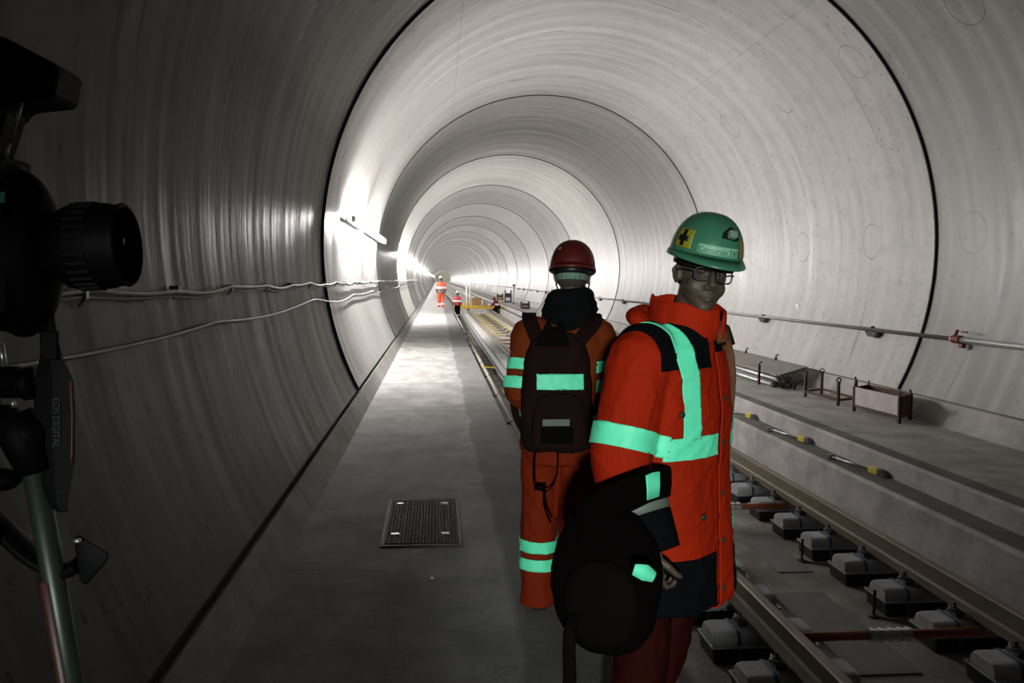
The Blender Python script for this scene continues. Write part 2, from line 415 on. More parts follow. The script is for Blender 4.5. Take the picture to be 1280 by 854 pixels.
# benches on the right
bm_ = B(); yy = [Y0, -8.9, .6, 10.25]+[10.25+9.6*k for k in range(1, 44)]
for a, b in zip(yy[:-1], yy[1:]):
    bm_.prism([(4.12, -.79), (4.12, -.285), (4.145, -.26), (4.46, -.26), (4.46, -.79)], a+.006, b-.006, 'y')
o = bm_.build('lower_bench', M['bench_face']); o['kind'] = 'structure'
bm_ = B()
for a, b in zip(yy[:-1], yy[1:]):
    bm_.prism([(4.43, -.3), (4.43, -.085), (4.455, -.06), (4.67, -.06), (4.67, -.3)], a+.006, b-.006, 'y')
o = bm_.build('trim_6', M['bench_face']); o['kind'] = 'structure'
bm_ = B()
for a, b in zip(yy[:-1], yy[1:]):
    bm_.prism([(4.62, -.25), (4.62, -.0585), (6.2, -.0585), (6.2, -.25)], a+.006, b-.006, 'y')
o = bm_.build('upper_bench', M['bench']); o['kind'] = 'structure'
# rough trowelled bands along both bench edges
for nm, (xa, xb), z in (('trim_7', (4.46, 4.64), -.0575), ('trim_8', (4.17, 4.42), -.2585)):
    longbox(nm, [(xa, z), (xb, z), (xb, z-.01), (xa, z-.01)], M['bench_edge'])
# end of the tunnel, with the portal's light put into the board colour
o = B().lathe([(0, 0), (TR+.3, 0), (TR+.3, .3), (0, .3)], (TX, Y1-.5, TZ), 64, Vector((0, 1, 0))).build('wall_end', M['portal']); o['kind'] = 'structure'
o = B().tube([(TX+3.6*math.cos(t), Y1-3, TZ+3.6*math.sin(t)) for t in [2*PI*k/48 for k in range(48)]], .35, close=True).build('trim_9', M['whiteplastic'], smooth=True); o['kind'] = 'structure'

# ------------------------------------------------------------------ wall lamps
def make_lamp(L, es):
    r = empty('wall_lamp')
    B().box((0, 0, 0), (.03, L, .045)).build('housing', M['whiteplastic'], r, bevel=.004)
    for k in range(int(L/.3)+1): B().box((.092, -L/2+.02+k*(L-.04)/int(L/.3), 0), (.07, .006, .10)).build('added_louvre', M['whiteplastic'], r)  # plates added to cut the lamp's light along the tunnel
    b = B(); b.tube([(.045, -L/2+.04, 0), (.045, L/2-.04, 0)], .020, 14)
    t = b.build('lamp_tube', M['tube'], r, True)
    for y in (-L*.35, L*.35): B().box((-.03, y, 0), (.06, .03, .05)).build('bracket', M['whiteplastic'], r)
    return r
lamps = [14.1, 18.0, 31.5, 34.7, 38.0]+[42.8+4.8*k for k in range(79)]
LAMPZ = 2.50
lx = TX-math.sqrt(TR**2-(LAMPZ-TZ)**2)+.09
proto = make_lamp(3.4, 1)
names = {14.1: 'pale tube lamp on the left wall, nearest of the row', 18.0: 'pale tube lamp on the left wall, second nearest, in the first bright patch',
         31.5: 'tube lamp opening the second bright patch on the left wall', 34.7: 'tube lamp second in the second bright patch on the left wall'}
bmf = bmesh.new()   # beyond 40 m a lamp is only a pixel or two: one mesh per lamp
bmesh.ops.create_cube(bmf, size=1, matrix=Matrix.Diagonal((.03, 3.4, .05, 1))); n0 = len(bmf.faces)
bmesh.ops.create_cube(bmf, size=1, matrix=Matrix.Translation((.045, 0, 0)) @ Matrix.Diagonal((.035, 3.3, .035, 1))); bmf.faces.ensure_lookup_table()
for f in bmf.faces[n0:]: f.material_index = 1
lme = bpy.data.meshes.new('wall_lamp'); bmf.to_mesh(lme); bmf.free(); lme.materials.append(M['galv']); lme.materials.append(M['tube_far'])
for i, y in enumerate(lamps):
    if y > 40: o = bpy.data.objects.new('wall_lamp', lme); C.objects.link(o)
    else: o = proto if i == 0 else dup(proto)
    o.location = (lx, y, LAMPZ)
    tag(o, names.get(y, 'distant tube lamp lost in the glare on the left wall'), 'lamp', 'wall lamps along the left tunnel wall')
M['tube'].node_tree.nodes['Principled BSDF'].inputs['Emission Strength'].default_value = 700

# ------------------------------------------------------------------ cables and pipes on the walls
def wallx(z, left=True, off=.05):
    d = math.sqrt((TR-off)**2-(z-TZ)**2); return TX-d if left else TX+d
def sag_line(zf, y0, y1, step, off=.05, left=True):
    pts = []; y = y0
    while y <= y1:
        z = zf(y); pts.append((wallx(z, left, off), y, z)); y += step
    return pts
r = empty('cable_conduit', (wallx(1.57), 0, 1.57), label='thin grey cable run clipped at eye height along the left wall', cat='cable')
hook = [2.2+1.15*k for k in range(60)]
def zf1(y): return 1.572+.012*math.sin(y*2.3)-.018*abs(math.sin((y-2.2)/1.15*PI))
B().tube(sag_line(zf1, .6, 60, .12, .045), .0125, 8).build('conduit', M['cable'], r, True, world=True)
B().tube(sag_line(lambda y: zf1(y)-.022+.004*math.sin(y*5), .6, 60, .12, .03), .008, 8).build('thin_cable', M['cable'], r, True, world=True)
for y in hook[:24]:
    z = 1.57; b = B()
    b.box((wallx(z, True, .03), y, z), (.05, .022, .04)); b.bar((wallx(z, True, .05), y, z-.015), (wallx(z, True, .02), y, z-.05), .012, .010)
    b.build('clip', M['galv'], r, world=True)
def zf2(y):
    k = (y-1.0)/4.2; return 1.385-.05*math.sin((k % 1)*PI)+.02*math.sin(y*.9)
o = B().tube(sag_line(zf2, .8, 55, .15, .03), .0085, 8).build('sagging_cable', M['cable'], None, True)
tag(o, 'pale loose cable sagging below the clipped run on the left wall', 'cable')
# right-hand pipe
r = empty('wall_pipe', (6.5, 5, .96), label='long grey steel pipe running along the right wall above the bench', cat='pipe')
PZ = .965; PX = wallx(PZ, False, .075)
B().tube([(PX, 9.62, PZ), (PX, 400, PZ)], .026, 12).build('pipe', M['pipe_r'], r, True, world=True)
B().tube([(PX, -8, PZ), (PX, 9.75, PZ)], .036, 12).build('bright_pipe', M['steel'], r, True, world=True)
b = B(); b.tube([(PX, 9.55, PZ), (PX, 9.70, PZ)], .052, 14); b.bar((PX-.05, 9.6, PZ+.05), (PX-.02, 9.6, PZ+.12), .03, .03); b.box((PX-.03, 9.45, PZ+.10), (.03, .1, .02)); b.box((PX-.02, 9.5, PZ-.07), (.05, .07, .05))
o = b.build('coupling', M['redclamp'], r, world=True); o['label'] = 'dark red coupling'
for k in range(14):
    y = 11.6+4.1*k; b = B()
    b.prism([(y-.17, PZ-.03), (y+.19, PZ-.03), (y+.10, PZ-.10), (y-.08, PZ-.11)], PX-.035, PX+.06, 'x')
    b.box((PX, y+.02, PZ+.035), (.05, .03, .03))
    b.build('bracket', M['black'], r, world=True)
o = B().box((wallx(1.2, False, .004), 14.5, 1.2), (.006, .11, .10), rz=0).build('marker_tag', M['whiteplastic']); tag(o, 'small white square tag stuck on the right tunnel wall', 'tag')

# pipe along the walkway foot, right of the edge
r = empty('edge_pipe', (.93, 5, -.08), label='beige service pipe running just below the right walkway edge', cat='pipe')
B().tube([(.925, -5, -.09), (.925, 120, -.09)], .034, 14).build('pipe', M['pipe_edge'], r, True, world=True)
for k in range(26):
    y = 5.2+2.35*k
    b = B(); b.tube([(.925, y, -.09), (.925, y+.05, -.09)], .040, 14); b.box((.86, y+.02, -.09), (.1, .04, .03)); b.build('clamp', M['rust'], r, world=True)
o = B().bar((.88, 16.0, -.045), (1.12, 16.1, -.075), .05, .02).build('yellow_tag', M['rodyellow']); tag(o, 'small yellow marker strip hooked over the beige edge pipe', 'tag')

# ------------------------------------------------------------------ rails
RL, RR_, ZRAIL = 2.09, 3.60, -.56
prof = [(-.075, 0), (.075, 0), (.075, .011), (.02, .026), (.0085, .045), (.0085, .125), (.034, .138), (.036, .165), (.028, .172), (-.028, .172), (-.036, .165), (-.034, .138), (-.0085, .125), (-.0085, .045), (-.02, .026), (-.075, .011)]
for x, lab in ((RL, 'brown steel running rail nearer the walkway'), (RR_, 'brown steel running rail beside the right bench')):
    b = B().prism([(x+u, ZRAIL+v) for u, v in prof], -6, 400, 'y'); b.b.faces.ensure_lookup_table()
    o = b.build('rail', [M['rail'], M['railtop']], None)
    for p in o.data.polygons:
        if p.center.z > ZRAIL+.168 and len(p.vertices) == 4: p.material_index = 1
    tag(o, lab, 'rail', 'running rails')
# ------------------------------------------------------------------ sleeper blocks
def rounded_rect(w, h, r, n=5):
    pts = []
    for cx, cy, a in ((w/2-r, h-r, 0), (-w/2+r, h-r, 90)):
        for k in range(n+1):
            t = math.radians(a+90*k/n); pts.append((cx+r*math.cos(t), cy+r*math.sin(t)))
    return pts+[(-w/2, 0), (w/2, 0)]
def make_block(parts=True):
    r = empty('sleeper_block')
    # concrete head: rounded prism across the track, chamfered ends
    prof_ = rounded_rect(.27, .085, .055)
    rings = []
    for x, s_, dz in ((-.335, .82, -.012), (-.315, .95, -.003), (-.29, 1, 0), (.29, 1, 0), (.315, .95, -.003), (.335, .82, -.012)):
        rings.append([Vector((x, u*s_, -.10+v*(1 if v < .04 else (1+dz*8)))) for u, v in prof_])
    B().rings(rings).build('block_head', M['block'], r, False, .004)
    b = B(); b.prism([(-.345, -.1), (.345, -.1), (.33, -.225), (-.33, -.225)], -.145, .145, 'y'); b.build('rubber_boot', M['boot'], r, bevel=.012)
    if parts:
        b = B()
        for y in (-.147, .147): b.box((0, y, -.1), (.70, .008, .012))
        for x in (-.348, .348): b.box((x, 0, -.1), (.008, .30, .012))
        b.build('boot_lip', M['lip'], r)
        b = B(); x = -.17
        path = [(x, u, -.10+v) for u, v in rounded_rect(.282, .09, .058)][:-2]
        b.tube([(x, .152, -.22)]+path+[(x, -.152, -.22)], .013, 8, flat=.25, ref=Vector((0, 1, 0)))
        b.build('strap', M['bluestrap'], r)
        for s_ in (-1, 1):
            b = B()
            b.box((s_*.115, 0, .008), (.07, .11, .028))
            b.tube([(s_*.09, -.045, .022), (s_*.13, -.05, .04), (s_*.155, 0, .03), (s_*.13, .05, .04), (s_*.09, .045, .022)], .009, 8)
            b.lathe([(.022, 0), (.022, .025), (.012, .03), (.012, .055), (0, .058)], (s_*.125, 0, .022), 8)
            b.build('rail_clip', M['clip'], r, bevel=.003)
    return r
near = make_block(True)
far_mesh_src = make_block(False)
# far blocks: head and boot in one mesh (too small to show parts)
bmf = bmesh.new()
for ch, mi in ((o, i) for i, o in enumerate([x for x in bpy.data.objects if x.parent == far_mesh_src])):
    k = len(bmf.faces); bmf.from_mesh(ch.data); bmf.faces.ensure_lookup_table()
    for f in bmf.faces[k:]: f.material_index = mi
mef = bpy.data.meshes.new('sleeper_block'); bmf.to_mesh(mef); bmf.free()
mef.materials.append(M['block']); mef.materials.append(M['boot'])
for x in [x for x in bpy.data.objects if x.parent == far_mesh_src]: bpy.data.objects.remove(x)
bpy.data.objects.remove(far_mesh_src)
first = True
for side, X in (('left', RL), ('right', RR_)):
    for k in range(0, 84):
        Y = 3.96+.6*k+(.0 if side == 'right' else -.05)
        if side == 'left' and Y < 4.4 and False: continue
        if Y < 12.5:
            o = near if first else dup(near); first = False
        else:
            o = bpy.data.objects.new('sleeper_block', mef); C.objects.link(o)
        o.location = (X, Y, ZRAIL-.012)
        where = 'walkway-side rail' if side == 'left' else 'rail by the right bench'
        if Y < 12.5:
            lab = f'grey concrete sleeper block in black boot under the {where}, number {["one","two","three","four","five","six","seven","eight","nine","ten","eleven","twelve","thirteen","fourteen","fifteen"][k]} counting away from the photographer'
            words = lab.split()
            lab = f'boot-clad grey sleeper block under the {where}, {["first","second","third","fourth","fifth","sixth","seventh","eighth","ninth","tenth","eleventh","twelfth","thirteenth","fourteenth","fifteenth"][k]} from the front'
        else:
            lab = f'far grey sleeper block in the long row under the {where}'
        tag(o, lab, 'sleeper block', 'sleeper blocks under the '+where)
# jacking screws beside some blocks
for i, (x, y, lab) in enumerate(((3.17, 5.62, 'thin black jacking screw standing on the slab, nearer of the two'), (3.17, 6.82, 'thin black jacking screw standing on the slab, farther of the two'))):
    b = B(); b.tube([(0, 0, 0), (0, 0, .20)], .011, 8); b.lathe([(.04, 0), (.04, .012), (.02, .02), (0, .02)], (0, 0, 0), 12); b.tube([(0, 0, .012), (-.0, .0, .013)], .02, 6); b.bar((0, 0, .01), (.25, -.22, .01), .012, .01)
    o = b.build('jacking_screw', M['black']); o.location = (x, y, -.78); tag(o, lab, 'screw jack', 'jacking screws')
# gauge rods
def make_rod(mat, mid, q=.030):
    r = empty('gauge_rod')
    b = B(); b.tube([(.05, 0, 0), (.70, 0, 0)], q, 14); b.build('rod_end', mat, r, True)
    b = B(); b.tube([(.90, 0, 0), (1.44, 0, 0)], q, 14); b.build('rod_end', mat, r, True)
    b = B(); b.tube([(.66, 0, 0), (.94, 0, 0)], .038, 12)
    for x in (.68, .735, .80, .865, .92): b.tube([(x-.012, 0, 0), (x+.012, 0, 0)], .046, 6)
    o = b.build('coupling', mid, r)
    if mid is M['steel']: o['label'] = 'shiny steel coupling sleeve'
    for x in (.03, 1.475): B().box((x, 0, -.005), (.1, .06, .05)).build('end_clamp', M['block'], r, bevel=.006)
    return r
ro = make_rod(M['rodorange'], M['steel'])
ordi = ['nearest', 'second nearest', 'third nearest', 'fourth nearest', 'fifth nearest']
ry = [4.93, 7.935, 10.935, 13.935, 16.935]+[19.935+1.8*k for k in range(7)]
for i, y in enumerate(ry):
    o = ro if i == 0 else dup(ro); o.location = (RL, y, -.60)
    tag(o, f'orange-brown gauge rod with steel coupling between the rails, {ordi[i]} one' if i < 5 else 'distant brown gauge rod in the ladder of rods between the rails', 'gauge rod', 'brown gauge rods between the rails')
ryl = make_rod(M['rodyellow'], M['plate'], .022)
for i in range(12):
    o = ryl if i == 0 else dup(ryl); o.location = (RL, 33.135+1.8*i, -.60)
    tag(o, 'distant yellow gauge rod in the row leading up to the yellow track machine', 'gauge rod', 'yellow gauge rods between the rails')
# plates on the slab
o = B().box((2.80, 5.42, -.775), (.42, 1.35, .014)).build('steel_plate', M['plate'], bevel=.003); tag(o, 'flat dark plate lying on the slab under the nearest orange rod', 'plate')
o = B().box((3.00, 7.0, -.776), (.30, .9, .01)).build('steel_plate', M['plate'], bevel=.003); tag(o, 'grey plate lying on the slab farther back between the rails', 'plate')
# cable tray along the blocks on the walkway side
r = empty('cable_tray', (1.62, 30, -.6), label='shiny perforated metal tray laid beside the walkway-side sleeper blocks', cat='tray')
B().prism([(1.50, -.62), (1.50, -.60), (1.70, -.60), (1.70, -.62)], 9, 110, 'y').build('tray', M['steel'], r, world=True)
b = B()
for k in range(260): b.box((1.53, 9.2+.19*k, -.595), (.035, .09, .012))
b.build('perforation', M['black'], r, world=True)['kind'] = 'stuff'
b = B()
for k in range(60): b.box((1.60, 9.5+1.7*k, -.70), (.06, .06, .165))
b.build('tray_foot', M['galv'], r, world=True)['kind'] = 'stuff'

# ------------------------------------------------------------------ manhole
r = empty('manhole_cover', (-.09, 5.57, 0), label='square cast-iron manhole cover set into the walkway', cat='manhole cover')
b = B()
b.prism([(-.24, -.52), (.24, -.52), (.24, .52), (-.24, .52)], .001, .006, 'z')
b.build('plate', M['iron'], r)
b = B()
for i in range(22):
    for j in range(34):
        b.box((-.22+.44*i/21, -.49+.98*j/33, .009), (.012, .016, .006), rz=PI/4)
b.build('tread_pattern', M['iron'], r)
b = B()
for s_, t_ in ((-.245, 0), (.245, 0)): b.box((s_, 0, .004), (.02, 1.08, .008))
for s_ in (-.535, .535): b.box((0, s_, .004), (.50, .02, .008))
b.build('frame', M['iron'], r)
for x, y in ((-.17, .4), (.15, .4), (-.17, -.32), (.15, -.32)):
    b = B(); b.box((x, y, .013), (.05, .03, .008)); b.build('lifting_slot', M['galv'], r)
o = B().ell((-.021, 4.468, .006), (.012, .016, .006), seg=8).build('paper_scrap', M['whiteplastic'], None, True); tag(o, 'tiny white paper scrap on the walkway below the manhole', 'litter')

# ------------------------------------------------------------------ crates and racks on the upper bench
BZ = -.0585
def post(b, x, y, h, hook, dirx, diry):
    b.bar((x, y, BZ), (x, y, BZ+h), .035, .035)
    if hook == 'hook':
        b.tube([(x, y, BZ+h-.02), (x+dirx*.005, y+diry*.005, BZ+h+.03), (x+dirx*.03, y+diry*.03, BZ+h+.05), (x+dirx*.055, y+diry*.055, BZ+h+.03)], .011, 8)
    else:
        b.tube([(x+.03*math.cos(t), y, BZ+h+.028+.03*math.sin(t)) for t in [2*PI*k/14 for k in range(14)]], .010, 8, close=True)
def rack(name, corners, h, panels, hooks, lab, low=.08):
    cx = sum(c[0] for c in corners)/4; cy_ = sum(c[1] for c in corners)/4
    r = empty(name, (cx, cy_, BZ), label=lab, cat='crate')
    for (x, y), hk in zip(corners, hooks):
        b = B(); post(b, x, y, h, hk, (cx-x)*1.5, (cy_-y)*.8); b.build('post', M['rust'], r, world=True)
    for i in range(4):
        (x0, y0), (x1, y1) = corners[i], corners[(i+1) % 4]
        b = B(); b.bar((x0, y0, BZ+low), (x1, y1, BZ+low), .03, .03); b.build('rail_bar', M['rust'], r, world=True)
        if panels:
            b = B(); d = Vector((x1-x0, y1-y0, 0)); b.bar((x0, y0, BZ+low+.13), (x1, y1, BZ+low+.13), .235, .012, ref=Vector((0, 0, 1)).cross(d))
            b.build('side_panel', M['panel'] if i == panels-1 else M['rust'], r, world=True)
    return r
def bar_panel_fix(): pass
rack('transport_crate', [(5.60, 9.55), (5.52, 10.50), (5.83, 10.72), (5.90, 9.82)], .33, 1, ('hook', 'hook', 'hook', 'hook'), 'rusty steel crate with scuffed pale side panel, nearest on the right bench')
rack('steel_rack', [(5.54, 10.98), (5.48, 11.88), (5.86, 12.15), (5.88, 11.15)], .33, 0, ('ring', 'hook', 'ring', 'hook'), 'open rusty frame with ring-topped posts behind the panelled crate')
r = empty('board_stack', (5.6, 14.5, BZ), label='stack of grey boards and pipes held by hooked posts on the right bench', cat='stack')
b = B()
b.prism([(5.42, BZ+.20), (5.46, BZ+.23), (5.90, BZ+.36), (5.90, BZ+.30)], 12.75, 17.2, 'y'); b.build('board', M['darkboard'], r, world=True)
for x, z, y0, y1 in ((5.40, .05, 12.9, 17.0), (5.50, .05, 13.1, 17.4), (5.46, .14, 12.8, 16.8), (5.62, .06, 13.0, 17.2)):
    B().tube([(x, y0, BZ+z), (x, y1, BZ+z)], .042, 12).build('pipe', M['galv'], r, True, world=True)
for x, y, h in ((5.34, 13.33, .33), (5.34, 15.6, .33), (5.86, 13.9, .40), (5.86, 15.3, .40)):
    b = B(); post(b, x, y, h, 'hook', .8, 0); b.build('post', M['rust'], r, world=True)
b = B()
for k in range(26):
    p = Vector((5.45+random.random()*.22, 12.52+random.random()*.3, BZ+.02)); q = p+Vector((random.uniform(-.12, .12), random.uniform(-.15, .15), random.uniform(.08, .26)))
    b.tube([p, (p+q)/2+Vector((random.uniform(-.04, .04), 0, .05)), q], .010, 6)
o = b.build('cable_bundle', M['black'], None, True); tag(o, 'tangled black cable bundle at the near end of the board stack', 'cables')
# leaning panels farther back
r = empty('leaning_frame', (5.3, 40, BZ), label='yellow-edged grey formwork frame leaning on the right wall', cat='formwork')
b = B(); b.bar((5.05, 41, BZ+.02), (5.9, 41, BZ+1.15), 2.4, .06, ref=Vector((1, 0, -.8))); b.build('panel', M['darkboard'], r, world=True)
b = B(); b.bar((4.99, 39.8, BZ+.02), (5.84, 39.8, BZ+1.17), .10, .12, ref=Vector((1, 0, -.8))); b.build('yellow_edge', plain('pale_yellow', (.62, .58, .30, 1)), r, world=True)
b = B(); b.bar((5.08, 42.2, BZ+.02), (5.9, 42.2, BZ+1.17), .08, .12, ref=Vector((1, 0, -.8))); b.build('dark_edge', M['rust'], r, world=True)
for i, (x, y, w, h, lab) in enumerate(((5.15, 48.5, .8, .42, 'dark brown crate behind the leaning formwork frame'), (5.3, 70, .9, .5, 'dark crate on the right bench beyond the track machine'), (5.3, 62, .7, .9, 'tall dark blue bundle on the far right bench'))):
    b = B(); b.box((0, 0, .06), (.5, w, .1))
    for sx in (-.22, .22):
        for sy in (-.4, -.13, .13, .4): b.box((sx, sy*w, h/2), (.05, .06, h))
    b.box((0, 0, h*.6), (.42, w*.9, h*.35))
    o = b.build('slatted_crate', M['rust'] if i < 2 else M['bluegrey'], None); o.location = (x, y, BZ); tag(o, lab, 'crate')
for i, (x, y, h, lab) in enumerate(((5.35, 58, 1.3, 'thin dark pole standing on the far bench with a knob on top'),)):
    b = B(); b.tube([(0, 0, 0), (0, 0, h)], .02, 8); b.ell((0, 0, h), (.09, .09, .09), seg=10); b.lathe([(.12, 0), (.12, .03), (0, .03)], (0, 0, 0), 12); b.tube([(0, 0, .02), (0, 0, .03)], .03, 6)
    o = b.build('marker_pole', M['black']); o.location = (x, y, BZ); tag(o, lab, 'pole')

# ------------------------------------------------------------------ three struts lying on the lower bench
def make_strut():
    r = empty('adjustable_strut')
    B().tube([(0, .10, .03), (0, .55, .03)], .013, 12).build('tube', M['steel'], r, True)
    B().tube([(0, .50, .03), (0, .66, .03)], .008, 8).build('thread', M['clip'], r, True)
    b = B(); b.box((0, .045, .03), (.045, .05, .05)); b.tube([(0, .06, .03), (0, .12, .03)], .017, 10); b.build('foot_joint', M['clip'], r, bevel=.004)
    b = B(); b.box((0, .735, .035), (.07, .14, .065)); b.build('yellow_sleeve', M['rodyellow'], r, bevel=.01)
    b = B(); b.prism([(.80, .002), (.93, .002), (.86, .06), (.80, .07)], -.035, .035, 'x'); b.build('wedge', M['clip'], r, bevel=.003)
    return r
st0 = make_strut()
for i, (x0, y0, x1, y1, lab) in enumerate(((4.235, 8.55, 4.40, 7.60, 'steel strut with yellow sleeve on the lower bench, nearest of three'), (4.235, 10.20, 4.40, 9.27, 'steel strut with yellow sleeve on the lower bench, middle of three'), (4.235, 11.9, 4.40, 10.98, 'steel strut with yellow sleeve on the lower bench, beside the orange jacket'))):
    o = st0 if i == 0 else dup(st0); o.location = (x0, y0, -.2585)
    o.rotation_euler = (0, 0, math.atan2(y1-y0, x1-x0)-PI/2); tag(o, lab, 'strut', 'struts on the lower bench')

# ------------------------------------------------------------------ track machine in the distance
MY = 55.0
r = empty('track_machine', (2.8, MY, -.39), label='yellow track machine frame spanning the rails in the distance', cat='machine')
b = B(); b.box((2.75, MY-.5, -.22), (3.3, .18, .14)); b.box((2.75, MY+.9, -.22), (3.3, .18, .14)); b.box((1.3, MY+.2, -.2), (.15, 1.6, .14)); b.box((4.1, MY+.2, -.2), (.15, 1.6, .14)); b.box((2.7, MY+.2, -.12), (2.0, 1.2, .05))
b.build('frame', M['machyellow'], r, bevel=.01, world=True)
for x, y in ((1.42, MY-.5), (4.05, MY-.5), (1.42, MY+.9), (4.05, MY+.9)):
    b = B(); b.box((x, y, -.38), (.14, .14, .5)); b.box((x, y, -.06), (.1, .1, .3)); b.build('leg', M['machyellow'], r, world=True)
for x in (RL, RR_):
    for y in (MY-.2, MY+.7):
        b = B(); b.lathe([(0, -.05), (.13, -.05), (.13, .03), (.15, .03), (.15, .05), (0, .05)], (x, y, -.24), 20, Vector((1, 0, 0))); b.build('wheel', M['iron'], r, world=True)
b = B(); b.box((2.62, MY, .18), (.62, .5, .50)); b.box((2.62, MY-.26, .18), (.03, .02, .5)); b.build('wooden_box', M['plywood'], r, world=True)
b = B(); b.box((3.2, MY+.1, .05), (.35, .4, .3)); b.build('engine_box', M['galv'], r, bevel=.02, world=True)
for x in (1.95, 2.17):
    b = B(); b.tube([(x, MY-.1, -.1), (x, MY-.1, 1.35)], .05, 10); b.build('white_post', M['whiteplastic'], r, True, world=True)
b = B(); b.bar((4.15, MY-.5, -.15), (4.15, MY-.5, .35), .06, .06); b.bar((1.42, MY-.6, -.1), (1.42, MY-.6, .2), .05, .05); b.bar((1.6, MY, -.1), (2.2, MY+.2, .1), .1, .1); b.build('handle_bar', M['machyellow'], r, world=True)

# ------------------------------------------------------------------ people
def V(*a): return Vector(a)
def lerp_path(pts, rs, sub=4):
    """smooth path through joints with matching radii"""
    P, Rr = [], []
    n = len(pts)
    for i in range(n-1):
        p0 = pts[max(i-1, 0)]; p1 = pts[i]; p2 = pts[i+1]; p3 = pts[min(i+2, n-1)]
        for k in range(sub):
            t = k/sub
            P.append(.5*((2*p1)+(p2-p0)*t+(2*p0-5*p1+4*p2-p3)*t*t+(-p0+3*p1-3*p2+p3)*t*t*t))
            Rr.append(rs[i]+(rs[i+1]-rs[i])*t)
    P.append(pts[-1]); Rr.append(rs[-1]); return P, Rr
def limb(b, pts, rs, n=20, sub=4, flat=1.0):
    P, Rr = lerp_path([Vector(p) for p in pts], rs, sub); b.tube(P, Rr, n, flat=flat)
    return b
def torso(b, rows, n=36, ex=2.5):
    """rows: (cx, cy, z, rx, ry)"""
    rs = []
    for cx, cy_, z, rx, ry in rows:
        ring = []
        for j in range(n):
            t = 2*PI*j/n; c, s = math.cos(t), math.sin(t)
            ring.append(Vector((cx+rx*math.copysign(abs(c)**(2/ex), c), cy_+ry*math.copysign(abs(s)**(2/ex), s), z)))
        rs.append(ring)
    return b.rings(rs)
def hand(b, w, d, pn, curl=.5, thumb=1):
    d = d.normalized(); pn = (pn-d*pn.dot(d)).normalized(); sx = d.cross(pn)*thumb
    rs = []
    for t, rw, rt in ((-.02, .027, .021), (.0, .028, .020), (.03, .036, .018), (.06, .042, .015), (.088, .041, .013), (.096, .034, .010)):
        c = w+d*t
        rs.append([c+sx*rw*math.cos(a)+pn*rt*math.sin(a) for a in [2*PI*k/14 for k in range(14)]])
    b.rings(rs)
    for i, (o, L) in enumerate(((.031, .072), (.0105, .080), (-.0105, .075), (-.031, .060))):
        p = w+d*.085+sx*o; pts = [p-d*.02, p]; a = curl*.5
        for k, s_ in enumerate((.45, .32, .25)):
            dd = d*math.cos(a)+pn*math.sin(a)+sx*o*1.2; dd.normalize()
            p = p+dd*L*s_; pts.append(p); a += curl*1.1
        b.tube(pts, [.0092, .0092, .0088, .0082, .0068], 10)
    p = w+d*.022+sx*.026; t0 = (d*.55+sx*.75+pn*.35).normalized(); t1 = (d*.85+sx*.35+pn*.5).normalized()
    b.tube([p-t0*.015, p, p+t0*.035, p+t0*.035+t1*.03, p+t0*.035+t1*.03+(t1+pn*.4).normalized()*.022], [.013, .013, .011, .0098, .0075], 10)
def head_into(b, Hm, face=True):
    def E(c, r): b.ell(Hm @ Vector(c), r, rot=Hm.to_3x3())
    E((0, -.012, .030), (.076, .094, .088)); E((0, .020, -.030), (.064, .072, .075)); E((0, .040, -.072), (.044, .044, .038))
    E((0, .060, -.092), (.026, .022, .020)); E((.038, .050, -.030), (.026, .028, .030)); E((-.038, .050, -.030), (.026, .028, .030))
    if face:
        E((0, .079, .034), (.052, .018, .012))                                    # brow
        b.tube([Hm @ V(0, .080, .020), Hm @ V(0, .094, -.005), Hm @ V(0, .107, -.027)], [.009, .011, .013], 10)
        E((.013, .093, -.030), (.009, .010, .008)); E((-.013, .093, -.030), (.009, .010, .008))
        b.tube([Hm @ V(-.024, .080, -.058), Hm @ V(-.010, .089, -.054), Hm @ V(.010, .089, -.054), Hm @ V(.024, .080, -.058)], [.004, .0065, .0065, .004], 8)
        b.tube([Hm @ V(-.020, .080, -.064), Hm @ V(0, .087, -.068), Hm @ V(.020, .080, -.064)], [.004, .008, .004], 8)
    for s_ in (-1, 1):
        b.tube([Hm @ V(s_*.073, -.010, -.030), Hm @ V(s_*.083, -.018, -.012), Hm @ V(s_*.088, -.026, .012), Hm @ V(s_*.083, -.014, .024), Hm @ V(s_*.076, 0, .012), Hm @ V(s_*.075, 0, -.02)], [.008, .007, .007, .006, .006, .006], 8)
        E((s_*.078, -.010, -.002), (.006, .016, .026))
